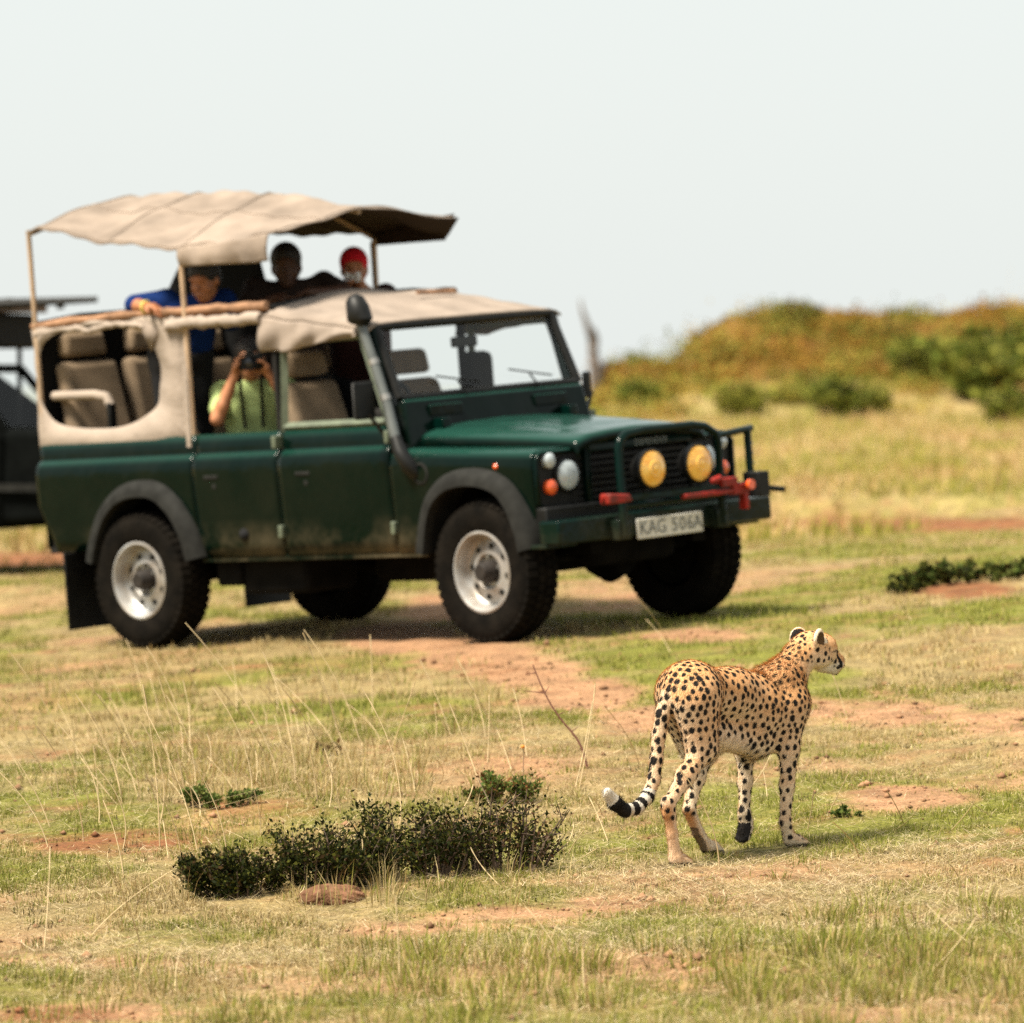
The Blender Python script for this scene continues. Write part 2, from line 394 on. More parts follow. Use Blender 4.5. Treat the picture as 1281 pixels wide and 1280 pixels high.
# flattened straw lying on the ground
def straw_litter(n, name='straw_litter', label='flattened pale straw lying over the trampled ground', bands=None, y1=27):
    x, y = scatter(n, 15.8, y1, .9, 1.3 if bands is None else 1); z = terrain(x, y)
    s, r, g, u, v = masks(x, y, z)
    k = rng.random(n) < ell_mask(u, v, bands) * (fbm(x * 4, y * 4, 71) > .42) if bands else rng.random(n) < np.clip(.95 - s * .75 - r * .8, .05, 1); x, y, z = x[k], y[k], z[k]; n = len(x)
    a = rng.uniform(0, 6.283, n); L = rng.uniform(.02, .055, n) + rng.exponential(.028, n)
    me = ribbons(name, np.stack([x, y, z + rng.uniform(.003, .016, n)], 1), np.stack([np.cos(a), np.sin(a) * .7], 1), L, rng.uniform(.96, .9999, n), np.full(n, .0013), np.array([[.66,.53,.31],[.58,.45,.25],[.72,.60,.40],[.20,.21,.035],[.085,.050,.022]])[rng.choice(5, n, p=[.3,.24,.14,.14,.18])] * rng.uniform(.65, 1.25, (n, 1)), flat=True)
    V = np.zeros(len(me.vertices) * 3, np.float32); 
    return tag(link_mesh(name, me, m_grass), label, 'straw', kind='stuff')
straw_litter(150000)
straw_litter(260000, 'trampled_straw', 'bright trampled straw in bands across the foreground', [(180,1203,330,24,1),(600,1190,330,26,1),(960,1112,330,40,1),(1180,1065,200,34,1),(820,1175,260,22,.9),(1150,1150,220,24,.9),(720,1075,120,24,.7)], 23)
# clods and pebbles on the bare earth
n = 16000; x, y = scatter(n, 16, 30, .8); z = terrain(x, y); s_, r_, g_, u_, v_ = masks(x, y, z)
k = rng.random(n) < np.maximum(s_, r_) * .55 + .02; x, y, z, s_, r_ = [q[k] for q in (x, y, z, s_, r_)]; n = len(x)
rad = .003 + rng.exponential(.0045, n).clip(0, .022)
oc = np.array([[1,0,0],[-1,0,0],[0,1,0],[0,-1,0],[0,0,.75],[0,0,-.6]])
V = np.stack([x, y, z + rad * .35], 1)[:, None] + oc * rad[:, None, None] * rng.uniform(.6, 1.3, (n, 6, 1))
F = np.array([[0,2,4],[2,1,4],[1,3,4],[3,0,4],[2,0,5],[1,2,5],[3,1,5],[0,3,5]])
cc_ = np.where((r_ > .4)[:, None], np.array([.20,.085,.04]), np.array([.30,.165,.09])) * rng.uniform(.45, 1.15, (n, 1))
me = arrays_mesh('earth_clods', V.reshape(-1, 3), None, (np.arange(n)[:, None, None] * 6 + F).reshape(-1, 3), np.repeat(cc_, 6, 0), smooth=False)
tag(link_mesh('earth_clods', me, attr_mat('earth clods', .95, 0, .1)), 'small clods and pebbles scattered on the bare earth', 'pebbles', kind='stuff')
# thin tall stems of dry grass
m_stem = attr_mat('dry stem', .7, .2, .2)
def stems(lst):
    V = []; F = []; Cc = []
    for (bu, bv, tu, tv, bend) in lst:
        b0 = ground_at(bu, bv); d = b0.y + random.uniform(-.15, .15)
        dd = (b0 - Vector((0, 0, HC))).length
        t = at(tu, tv, dd)
        t.y = b0.y + random.uniform(-.2, .2)
        m = (b0 + t) / 2 + Vector((bend * .25, 0, .0))
        n = 9; r0 = .0027
        i0 = len(V)
        for k in range(n + 1):
            q = k / n; p = b0 * (1 - q) ** 2 + m * 2 * q * (1 - q) + t * q * q
            r = r0 * (1 - .55 * q) * (1.0 + (.9 if q > .82 else 0))
            V += [(p.x - r, p.y, p.z), (p.x + r, p.y, p.z), (p.x, p.y + r, p.z)]
            c = np.array([.66,.51,.29]) * random.uniform(.8, 1.15); Cc += [c, c, c]
        for k in range(n):
            o = i0 + 3 * k
            F += [(o, o+1, o+4, o+3), (o+1, o+2, o+5, o+4), (o+2, o, o+3, o+5)]
    me = arrays_mesh('tall_stems', np.array(V), np.array(F), None, np.array(Cc))
    return tag(link_mesh('tall_stems', me, m_stem), 'thin tall pale grass stems leaning over the left ground', 'grass', kind='stuff')
ST = [(98,980,12,811,.3),(98,950,72,880,.1),(345,960,230,780,.4),(340,962,272,850,.2),(370,985,327,817,.25),(425,945,340,846,.3),(435,965,380,790,.15),(230,990,200,845,.1),(200,1060,180,855,.12),
      (195,1000,155,905,.08),(260,950,222,897,.1),(175,985,120,930,.15),(0,975,75,1075,-.2),(60,1060,0,965,.25),(155,1100,130,1000,.1),(255,1180,140,1050,.5),(175,1180,140,1070,.1),(115,1170,215,1090,-.2),(55,1190,62,1060,.03),
      (185,1025,375,975,-.15),(210,1028,360,985,-.1),(725,985,745,855,.05),(720,985,742,880,.03),(800,960,755,880,.2),(480,960,520,850,.04),(610,955,612,870,.02),(440,960,418,905,.04),(150,905,122,868,.05),(560,940,555,900,.02),
      (850,830,800,750,.15),(838,815,808,775,.1),(625,800,560,755,.2),(585,800,567,765,.05),(500,1235,495,1120,.02),(900,1090,850,960,.3),(1130,1030,1105,985,.05),(1200,1100,1165,1060,.1),(930,1060,925,1000,.02),(1060,900,1040,840,.02),
      (530,1190,640,1230,.2),(690,1060,640,1090,.1),(1010,1040,1015,985,.02),(960,1000,955,965,.02),(1260,1120,1235,1180,.1),(1100,640,1096,560,.05),(1255,395,1262,335,.1),(1270,398,1278,350,.05)]
for _ in range(20):
    u = random.uniform(0, 520); v = random.uniform(940, 1100); ST.append((u, v, u - random.uniform(20, 90), v - random.uniform(100, 190), random.uniform(.2, .45)))
for _ in range(70):
    u = random.uniform(0, 660); v = random.uniform(880, 1010); ST.append((u, v, u - random.uniform(-12, 45), v - random.uniform(30, 110), random.uniform(0, .2)))
for _ in range(40):
    u = random.uniform(0, 1280); v = random.uniform(1000, 1250); ST.append((u, v, u + random.uniform(-60, 60), v - random.uniform(20, 70), random.uniform(-.1, .2)))
stems(ST)
# ---------------------------------------------------------------- safari truck
def paint(name, col, dust=(.33,.25,.15), amount=.55, sky_sheen=None):
    m, nt, b = new_mat(name)
    tc = nt.nodes.new('ShaderNodeTexCoord'); sep = nt.nodes.new('ShaderNodeSeparateXYZ'); nt.links.new(tc.outputs['Object'], sep.inputs[0])
    n = nt.nodes.new('ShaderNodeTexNoise'); n.inputs['Scale'].default_value = 3.2; n.inputs['Detail'].default_value = 9; n.inputs['Roughness'].default_value = .65
    nt.links.new(tc.outputs['Object'], n.inputs['Vector'])
    low = nt.nodes.new('ShaderNodeMapRange'); low.inputs[1].default_value = .72; low.inputs[2].default_value = .50; low.inputs[3].default_value = .0; low.inputs[4].default_value = 1
    nt.links.new(sep.outputs['Z'], low.inputs[0])
    nn = nt.nodes.new('ShaderNodeMapRange'); nn.inputs[1].default_value = .42; nn.inputs[2].default_value = .72
    nt.links.new(n.outputs['Fac'], nn.inputs[0])
    add = nt.nodes.new('ShaderNodeMath'); add.operation = 'MULTIPLY_ADD'; add.inputs[1].default_value = .60; add.inputs[2].default_value = .02
    nt.links.new(low.outputs[0], add.inputs[0])
    mu = nt.nodes.new('ShaderNodeMath'); mu.operation = 'MULTIPLY'; nt.links.new(add.outputs[0], mu.inputs[0]); nt.links.new(nn.outputs[0], mu.inputs[1])
    mu2 = nt.nodes.new('ShaderNodeMath'); mu2.operation = 'MULTIPLY'; mu2.inputs[1].default_value = amount; mu2.use_clamp = True; nt.links.new(mu.outputs[0], mu2.inputs[0])
    mx = nt.nodes.new('ShaderNodeMix'); mx.data_type = 'RGBA'; mx.inputs[6].default_value = (*col, 1); mx.inputs[7].default_value = (*dust, 1)
    nt.links.new(mu2.outputs[0], mx.inputs[0]); nt.links.new(mx.outputs[2], b.inputs['Base Color'])
    if sky_sheen:      # sky and sun highlight painted into the colour of upward faces
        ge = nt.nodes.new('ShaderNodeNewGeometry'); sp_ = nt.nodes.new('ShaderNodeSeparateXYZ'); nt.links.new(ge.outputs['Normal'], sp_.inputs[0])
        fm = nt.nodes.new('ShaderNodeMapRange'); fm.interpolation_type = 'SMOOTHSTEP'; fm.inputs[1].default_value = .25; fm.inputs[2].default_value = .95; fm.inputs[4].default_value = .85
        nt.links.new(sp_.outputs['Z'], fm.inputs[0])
        m2 = nt.nodes.new('ShaderNodeMix'); m2.data_type = 'RGBA'; m2.inputs[7].default_value = (*sky_sheen, 1)
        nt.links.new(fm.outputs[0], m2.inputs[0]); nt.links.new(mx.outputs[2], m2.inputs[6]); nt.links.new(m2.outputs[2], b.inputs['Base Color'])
    r = nt.nodes.new('ShaderNodeMapRange'); r.inputs[3].default_value = .16; r.inputs[4].default_value = .75; nt.links.new(mu2.outputs[0], r.inputs[0]); nt.links.new(r.outputs[0], b.inputs['Roughness'])
    bn_ = nt.nodes.new('ShaderNodeTexNoise'); bn_.inputs['Scale'].default_value = 4.5; bn_.inputs['Detail'].default_value = 4; nt.links.new(tc.outputs['Object'], bn_.inputs['Vector'])
    bq_ = nt.nodes.new('ShaderNodeBump'); bq_.inputs['Strength'].default_value = .35; bq_.inputs['Distance'].default_value = .03; nt.links.new(bn_.outputs['Fac'], bq_.inputs['Height']); nt.links.new(bq_.outputs['Normal'], b.inputs['Normal'])
    b.inputs['Specular IOR Level'].default_value = .13
    return m
M = {}
M['green'] = paint('dark green paint', (.0003, .0050, .0034), amount=.50, sky_sheen=(.010, .046, .034))
M['frame'] = mat('dusty green window frame', (.095, .115, .075), .55, var=.25, scale=12)
M['black'] = mat('black plastic', (.006, .006, .0055), .5, var=.4, scale=20, spec=.25)
M['flare'] = mat('weathered wheel arch plastic', (.018, .018, .0165), .75, var=.25, scale=14, spec=.08)
M['under'] = mat('underbody dirt and paint', (.005, .0045, .004), .95, var=.5, scale=6, spec=.1)
M['tyre'] = mat('tyre rubber', (.0045, .0040, .0034), .9, scale=9, var_col=(.011, .009, .007), bump=.3, bscale=60, spec=.04)
M['rim'] = mat('silver steel wheel', (.25, .21, .17), .42, metal=.35, scale=7, var_col=(.45, .46, .46))
M['steel'] = mat('dull steel', (.30, .29, .27), .45, metal=.8, var=.2)
M['hub'] = mat('rusty hub', (.020, .015, .012), .7, metal=.3, var=.4, scale=30)
M['roofcanvas'] = mat('weathered canopy canvas', (.235, .187, .150), .95, var=.25, scale=3.5, bump=.8, bscale=7, spec=.1)
M['canvas'] = mat('tan canvas', (.25, .202, .165), .9, var=.18, scale=5, bump=.6, bscale=9, spec=.15)
M['canvas2'] = mat('rolled brown canvas', (.26, .145, .085), .9, var=.35, scale=9, bump=.5, bscale=22, spec=.15)  # plain brown base tone with random mottling
M['cream'] = mat('cream canvas', (.315, .258, .212), .9, var=.10, scale=6, bump=.3, bscale=20, spec=.15)
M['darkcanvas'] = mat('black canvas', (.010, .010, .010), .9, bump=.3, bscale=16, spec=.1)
M['seat'] = mat('beige seat cloth', (.24, .175, .115), .9, var=.15, scale=10, spec=.15)
M['interior'] = mat('dark interior', (.012, .011, .010), .9, spec=.2)
M['lamp'] = mat('lamp lens', (.42, .47, .49), .08, spec=.8, var=.15, scale=30, coat=.6)
M['chrome'] = mat('reflector', (.75, .78, .78), .12, metal=1)
M['amber'] = mat('amber spot lens', (.80, .33, .02), .22, scale=14, var_col=(.92, .56, .12), coat=.8)
M['amber2'] = mat('pale amber glass', (.85, .50, .10), .25, coat=.6)
M['orange'] = mat('orange indicator lens', (.80, .11, .02), .2, coat=.8)
M['red'] = mat('worn red jack paint', (.30, .012, .006), .55, scale=14, var_col=(.12, .014, .008), spec=.3)
M['bar'] = paint('bull bar paint', (.0006, .0085, .0062), amount=.2)
M['plate'] = mat('number plate', (.62, .60, .54), .5, var=.06, scale=30)
M['ink'] = mat('faded black lettering', (.10, .11, .11), .6)
M['badge'] = mat('pale badge lettering', (.16, .17, .15), .6)
M['snorkel'] = mat('grey snorkel pipe', (.085, .094, .091), .45, var=.15, scale=12)
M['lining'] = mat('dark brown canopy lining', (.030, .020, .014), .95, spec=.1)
M['post'] = mat('tan canopy post', (.40, .28, .18), .7, var=.2)
m_glass, nt_, b_ = new_mat('window glass')
tr_ = nt_.nodes.new('ShaderNodeBsdfTransparent'); gl_ = nt_.nodes.new('ShaderNodeBsdfGlossy'); gl_.inputs['Roughness'].default_value = .02
tr_.inputs['Color'].default_value = (.97, .99, .98, 1)
ms_ = nt_.nodes.new('ShaderNodeMixShader'); ms_.inputs[0].default_value = .04; nt_.links.new(tr_.outputs[0], ms_.inputs[1]); nt_.links.new(gl_.outputs[0], ms_.inputs[2])
nt_.links.new(ms_.outputs[0], nt_.nodes['Material Output'].inputs['Surface']); nt_.nodes.remove(b_)
M['glass'] = m_glass

TRUCK_M = Matrix(((0.7147784, 0.6952336, -0.0757767, -1.536143), (-0.6981719, 0.7156613, -0.0196166, 32.978197), (0.0405923, 0.0669267, 0.9969318, -1.466039 + HC), (0, 0, 0, 1)))
truck = empty('safari_truck', None, TRUCK_M)
tag(truck, 'dark green open-sided safari truck with tan canvas canopy, parked behind the cheetah', 'safari truck')
T = truck
NEAR = -1
PROF = [(.45,.792),(.60,.802),(.80,.814),(.98,.820),(1.02,.819),(1.045,.814),(1.065,.804),(1.080,.790),(1.090,.774),(1.10,.770),(1.21,.764)]
def prof(z): return float(np.interp(z, [p[0] for p in PROF], [p[1] for p in PROF]))
ARCH_R = [(-.405,.50),(-.375,.60),(-.28,.78),(-.12,.895),(.06,.92),(.22,.905),(.36,.80),(.45,.66),(.495,.50)]
ARCH_F = [(2.335,.50),(2.36,.62),(2.42,.79),(2.56,.89),(2.78,.912),(2.98,.865),(3.08,.74),(3.14,.58),(3.15,.50)]
def chaikin(P, n=3):
    for _ in range(n):
        Q = [P[0]]
        for a, b in zip(P[:-1], P[1:]): Q += [(lerp(a[0],b[0],.25), lerp(a[1],b[1],.25)), (lerp(a[0],b[0],.75), lerp(a[1],b[1],.75))]
        P = Q + [P[-1]]
    return P
ARCH_R = chaikin(ARCH_R); ARCH_F = chaikin(ARCH_F)
def arch_z(x, A, base):
    if x <= A[0][0] or x >= A[-1][0]: return base
    return max(base, float(np.interp(x, [a[0] for a in A], [a[1] for a in A])))
def side_panel(name, x0, x1, s, zb, rows=None, nx=24, parent=None, m='green'):
    rows = rows or [.98, 1.02, 1.045, 1.065, 1.08, 1.09, 1.10, 1.12, 1.205]
    def fn(i, j):
        x = lerp(x0, x1, i); b = zb(x); k = j * (6 + len(rows) - 1)
        k = int(round(k))
        z = lerp(b, rows[0], k / 6) if k <= 6 else rows[k - 6]
        return (x, s * prof(z), z)
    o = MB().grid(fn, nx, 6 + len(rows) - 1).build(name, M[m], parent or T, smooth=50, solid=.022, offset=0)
    return o
def zb_quarter(x):
    b = arch_z(x, ARCH_R, .56)
    if x < -.74: b = max(b, lerp(.84, .58, (x + .86) / .12))
    return b
for s in (-1, 1):
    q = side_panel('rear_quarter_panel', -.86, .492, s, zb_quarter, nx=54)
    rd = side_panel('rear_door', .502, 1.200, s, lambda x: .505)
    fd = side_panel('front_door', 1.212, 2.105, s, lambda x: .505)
    MB().box(.50, 2.33, s*.775 if s>0 else -.80, .80 if s>0 else -.775, .475, .503).build('sill', M['green'], T, bevel=.004)
    for d, hx in ((rd, .654), (fd, 1.413)):
        h = MB(); h.box(hx-.06, hx+.06, min(s*.812,s*.835), max(s*.812,s*.835), .95, .975); h.lathe([(.02,0),(.02,.03),(.0,.03)], (hx+.02, s*.80, .91), (0,s,0), 12)
        h.build('door_handle', M['flare'], d, bevel=.006)
    for d, hx in ((rd, 1.205), (fd, 2.112)):
        for hz in (.64, 1.145):
            MB().box(hx-.016, hx+.016, min(s*.765,s*.842), max(s*.765,s*.842) , hz-.036, hz+.036).build('hinge', M['frame'], d, bevel=.006)
    MB().box(-.63, -.53, min(s*.80,s*.823), max(s*.80,s*.823), .86, .97).build('fuel_flap', M['black'], q, bevel=.01)
    # front wing
    wr = [(.98,.820),(1.015,.815),(1.04,.802),(1.055,.782),(1.062,.745),(1.066,.46)]
    def fn(i, j, s=s):
        x = lerp(2.115, 3.185, i); b = arch_z(x, ARCH_F, .50 if x < 2.5 else .62); dz = -.040 * max(0, (x - 2.2)) 
        k = int(round(j * 11)); 
        if k <= 6: z = lerp(b, .98 + dz, k / 6); y = prof(z)
        else: z, y = wr[k - 6]; z += dz
        return (x, s * (y - .02 * max(0, (x - 2.9) / .3) ** 2), z)
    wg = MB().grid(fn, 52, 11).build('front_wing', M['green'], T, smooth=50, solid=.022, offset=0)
    MB().lathe([(.016,0),(.016,.012),(.008,.02),(0,.02)], (2.93, s*.818, .955), (0, s, 0), 14).build('side_repeater', M['orange'], wg)
    # lamp panel at the front of the wing
    lp = MB().box(3.165, 3.19, min(s*.41,s*.775), max(s*.41,s*.775), .70, 1.005).build('lamp_panel', M['black'], T, bevel=.01)
    fr = MB()
    fr.tube([(3.195, s*y, z) for y, z in ((.42,.70),(.74,.70),(.785,.74),(.79,.97),(.765,1.01),(.42,1.012))], .016, 10)
    fr.build('lamp_panel_edge', M['green'], lp)
    for k in range(7):
        MB().box(3.19, 3.197, min(s*.42,s*.52), max(s*.42,s*.52), .73+k*.038, .745+k*.038).build('grille_slat', M['flare'], lp)
    hl = MB().lathe([(.098,0),(.098,.02),(.086,.028),(.084,.02)], (3.185, s*.555, .882), (1,0,0), 32).build('headlight_ring', M['black'], T)
    MB().lathe([(.085,.012),(.078,.03),(.056,.042),(.03,.048),(0,.050)], (3.185, s*.555, .882), (1,0,0), 32).build('headlight', M['lamp'], hl)
    MB().lathe([(.042,0),(.042,.03),(.03,.042),(0,.046)], (3.185, s*.695, .970), (1,0,0), 20).build('side_light', M['lamp'], T)
    MB().lathe([(.042,0),(.042,.03),(.03,.042),(0,.046)], (3.185, s*.695, .825), (1,0,0), 20).build('indicator', M['orange'], T)
    # wheel arch flares
    for A, c0 in ((ARCH_R, .05), (ARCH_F, 2.76)):
        path = A
        def fl(i, j, s=s, path=path, c0=c0):
            t = i; n = len(path) - 1; k = min(int(t * n), n - 1); q = t * n - k
            x = lerp(path[k][0], path[k+1][0], q); z = lerp(path[k][1], path[k+1][1], q)
            dx, dz = x - c0, z - .40; L = math.hypot(dx, dz) or 1; dx /= L; dz /= L
            off, yy = [(.055,.800),(.050,.835),(.030,.868),(-.010,.888),(-.045,.890),(-.05,.87),(-.03,.80),(-.03,.66)][int(round(j*7))]
            return (x + dx*off, s*yy, z + dz*off)
        MB().grid(fl, 64, 7).build('wheel_arch', M['flare'], T, smooth=50)
        def liner(i, j, s=s, path=path, c0=c0):
            t = i; n = len(path) - 1; k = min(int(t * n), n - 1); q = t * n - k
            return (lerp(path[k][0], path[k+1][0], q), s*lerp(.80, .45, j), lerp(path[k][1], path[k+1][1], q) + .004)
        MB().grid(liner, 30, 2).build('arch_liner', M['under'], T)
# tailgate, floor, bulkhead
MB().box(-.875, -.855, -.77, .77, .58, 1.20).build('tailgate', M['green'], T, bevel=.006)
MB().box(-.85, 2.1, -.77, .77, .55, .585).build('floor', M['interior'], T)
MB().box(2.02, 2.11, -.755, .755, .55, 1.17).build('bulkhead', M['interior'], T)
MB().box(-.84, -.80, -.75, .75, .585, 1.12).build('rear_partition', M['interior'], T)
# scuttle strip under the windscreen
sc = MB(); sc.hexa([(2.09,-.745,1.05),(2.215,-.745,1.05),(2.215,.745,1.05),(2.09,.745,1.05),(2.085,-.72,1.355),(2.155,-.72,1.335),(2.155,.72,1.335),(2.085,.72,1.355)])
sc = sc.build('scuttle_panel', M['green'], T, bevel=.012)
for y in (-.42, .42):
    MB().box(2.165, 2.185, y-.13, y+.13, 1.235, 1.30).build('scuttle_vent', M['green'], sc, bevel=.006)
for y in (-.50, .52):
    MB().box(2.16, 2.26, y-.03, y+.03, 1.165, 1.225).build('bonnet_hinge', M['bar'], sc, bevel=.006)
# windscreen
WB, WT = (2.120, 1.350), (1.955, 1.752)
def wsp(t, y): return (lerp(WB[0], WT[0], t), y, lerp(WB[1], WT[1], t))
ws = MB()
for a, b_, r in ((wsp(0,-.715), wsp(1,-.70), .026), (wsp(0,.715), wsp(1,.70), .026), (wsp(0,-.715), wsp(0,.715), .022), (wsp(1,-.70), wsp(1,.70), .026)):
    ws.tube([a, b_], r, 8)
ws = ws.build('windscreen_frame', M['black'], T)
MB().add([wsp(.02,-.70), wsp(.02,.70), wsp(.98,.69), wsp(.98,-.69)], [(0,1,2,3)]).build('windscreen', M['glass'], ws, smooth=0)
for y, dy in ((-.22, -.30), (.36, -.30)):
    w = MB(); w.tube([(2.16, y, 1.345), (2.125+.012, y-.05, 1.42)], .006, 6); w.tube([(2.118+.02, y+.13, 1.40), (2.10+.02, y-.20, 1.455)], .005, 6); w.build('wiper', M['black'], ws)
MB().box(1.93, 1.955, -.10, .10, 1.60, 1.66).build('rear_view_mirror', M['black'], T, bevel=.01)
MB().tube([(1.945, 0, 1.66), (1.965, .0, 1.75)], .008, 6).build('mirror_stalk', M['black'], T)
# bonnet
def bon(i, j):
    y = lerp(-1, 1, i); x = lerp(2.20, 3.225, min(j / .93, 1))
    t = (x - 2.2) / 1.025
    hw = lerp(.665, .520, t)
    ay = abs(y)
    crown = float(np.interp(ay, [0,.45,.75,.88,.95,.985,1.0], [.095,.088,.074,.058,.044,.028,-.012]))
    z = lerp(1.085, 1.035, t) + crown * lerp(1.12, .92, t) - .014 * t * t
    if j > .93:
        q = (j - .93) / .07
        x += .03 * math.sin(q * 1.57); z -= .055 * q * q
    return (x, y * hw, z)
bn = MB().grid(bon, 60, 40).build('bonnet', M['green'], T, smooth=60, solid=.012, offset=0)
# raised centre panel of the bonnet
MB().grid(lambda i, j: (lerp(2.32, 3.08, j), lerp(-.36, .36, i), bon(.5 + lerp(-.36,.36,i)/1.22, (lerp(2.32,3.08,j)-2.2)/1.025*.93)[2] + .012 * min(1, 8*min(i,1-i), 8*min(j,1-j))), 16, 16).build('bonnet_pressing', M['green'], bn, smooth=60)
# radiator grille
gr = MB().box(3.17, 3.20, -.40, .40, .655, 1.03).build('radiator_grille', M['interior'], T)
for k in range(9):
    MB().hexa([(3.195,-.39,.675+k*.036),(3.225,-.39,.668+k*.036),(3.225,.39,.668+k*.036),(3.195,.39,.675+k*.036),(3.195,-.39,.690+k*.036),(3.225,-.39,.683+k*.036),(3.225,.39,.683+k*.036),(3.195,.39,.690+k*.036)]).build('grille_slat', M['black'], gr)
MB().box(3.20, 3.245, -.415, .415, .995, 1.04).build('grille_top_rail', M['bar'], gr, bevel=.008)
for s in (-1, 1):
    MB().box(3.17, 3.235, min(s*.395,s*.43), max(s*.395,s*.43), .66, 1.03).build('grille_side_rail', M['green'], gr, bevel=.008)
def text(name, body, size, loc, mtx, m, parent, extr=.001, width=1.0):
    c = bpy.data.curves.new(name, 'FONT'); c.body = body; c.size = size; c.extrude = extr; c.align_x = 'CENTER'; c.align_y = 'CENTER'; c.resolution_u = 3; c.space_character = width
    tmp = bpy.data.objects.new(name, c); COL.objects.link(tmp)
    bpy.context.view_layer.update()
    me = bpy.data.meshes.new_from_object(tmp.evaluated_get(bpy.context.evaluated_depsgraph_get())); bpy.data.objects.remove(tmp)
    me.materials.clear()
    o = link_mesh(name, me, M[m], parent)
    o.matrix_local = Matrix.Translation(loc) @ mtx
    return o
FRONT = Matrix(((0,0,1,0),(1,0,0,0),(0,1,0,0),(0,0,0,1)))     # text faces +X, reads along +Y
text('badge_lettering', 'DEFENDER', .050, (3.2475, .08, 1.018), FRONT, 'badge', bn, width=1.15)
# bumper, valance
bpz = MB().box(3.25, 3.40, -.86, .86, .520, .650).build('bumper', M['bar'], T, bevel=.012)
MB().box(3.16, 3.26, -.80, .80, .56, .72).build('front_valance', M['black'], T, bevel=.01)
for s in (-1, 1):
    MB().box(3.10, 3.30, min(s*.62,s*.86), max(s*.62,s*.86), .500, .525).build('bumper_end', M['bar'], bpz, bevel=.006)
# bull bar
bb = MB(); r = .024; XB = 3.45
bb.tube([(XB,-.40,.53),(XB,-.40,1.0),(XB,-.385,1.045),(XB,-.34,1.075),(XB,-.2,1.09),(XB,.2,1.09),(XB,.30,1.075),(XB,.385,1.03),(XB,.40,.99),(XB,.40,.53)], r, 12)
bb = bb.build('bull_bar', M['bar'], T)
t_ = MB(); t_.tube([(XB,-.40,.69),(XB,.40,.69)], .020, 10); t_.build('cross_bar', M['bar'], bb)
g = MB(); g.tube([(XB,.40,1.015),(XB-.01,.60,1.03),(XB-.05,.735,1.035)], .020, 10); g.tube([(XB-.02,.67,1.03),(XB-.02,.67,.70),(XB-.02,.60,.66)], .022, 10)
g.build('lamp_guard_bar', M['bar'], bb)
for k in range(4):
    MB().tube([(XB-.03,.66,.955-k*.055),(XB-.09,.78,.95-k*.055)], .008, 6).build('guard_wire', M['bar'], bb)
for y, z in ((-.40,.56),(.40,.56)):
    MB().box(3.395, 3.455, y-.05, y+.05, z-.05, z+.06).build('bar_bracket', M['bar'], bb, bevel=.006)
pl = MB().box(3.402, 3.410, -.255, .275, .500, .610).build('number_plate', M['plate'], T, bevel=.004)
for ch_, yy in zip('KAG506A', (-.205, -.135, -.060, .045, .108, .170, .232)):
    text('plate_character', ch_, .108, (3.4115, yy, .554), FRONT, 'ink', pl)
# yellow spot lamps
for y in (-.188, .190):
    h = MB().lathe([(0,-.11),(.05,-.10),(.09,-.05),(.108,0),(.112,.02),(.104,.028),(.10,.018)], (3.47, y, .878), (1,0,0), 32).build('spot_lamp', M['black'], T)
    MB().lathe([(.103,.012),(.095,.028),(.07,.038),(.03,.045),(0,.046)], (3.47, y, .878), (1,0,0), 32).build('spot_lens', M['amber'], h)
    MB().tube([(3.43, y, .79), (3.43, y, .70)], .012, 8).build('spot_bracket', M['black'], h)
    MB().tube([(3.513, y + .040*math.cos(q), .878 + .040*math.sin(q)) for q in [2*math.pi*k/24 for k in range(24)]], .005, 6, closed=True).build('lens_ring', M['amber2'], h)
    MB().lathe([(.018,.043),(.012,.051),(0,.053)], (3.47, y, .878), (1,0,0), 16).build('lens_boss', M['amber2'], h)
    for k in range(-3, 4):
        zz = .878 + k*.026; hw = math.sqrt(max(.0001, .094**2 - (k*.026)**2))
        MB().tube([(3.47 + .047 - .20*((t*hw)**2 + (k*.026)**2)**.5*.9, y + t*hw, zz) for t in (-1,-.5,0,.5,1)], .0025, 5).build('lens_rib', M['amber2'], h)
# high-lift jack carried across the bull bar
XJ = 3.52
jk = MB(); jk.box(XJ-.015, XJ+.015, -.62, .52, .722, .752)
jk = jk.build('lifting_jack', M['bar'], T)
j = MB(); j.hexa([(XJ-.03,-.62,.715),(XJ+.05,-.62,.715),(XJ+.05,-.44,.72),(XJ-.03,-.44,.72),(XJ-.03,-.62,.775),(XJ+.05,-.62,.775),(XJ+.05,-.46,.76),(XJ-.03,-.46,.76)]); j.build('jack_foot', M['red'], jk, bevel=.01)
j = MB(); j.box(XJ-.012, XJ+.03, .0, .40, .695, .722); j.build('jack_handle', M['red'], jk, bevel=.006)
j = MB(); j.box(XJ-.025, XJ+.035, .30, .43, .735, .785); j.box(XJ-.02, XJ+.035, .39, .52, .685, .745); j.box(XJ-.015, XJ+.04, .475, .505, .60, .69); j.tube([(XJ+.02,.30,.79),(XJ+.03,.22,.775)], .018, 8); j.build('jack_mechanism', M['red'], jk, bevel=.012)
j = MB(); j.box(XJ-.06, XJ+.06, .57, .66, .66, .80); j.tube([(XJ,.64,.71),(XJ+.06,.78,.685)], .017, 8); j.build('jack_runner', M['black'], jk, bevel=.02)
MB().lathe([(.028,0),(.028,.02),(0,.02)], (XJ+.05, .50, .735), (1,0,0), 14).build('jack_pin', M['orange'], jk)
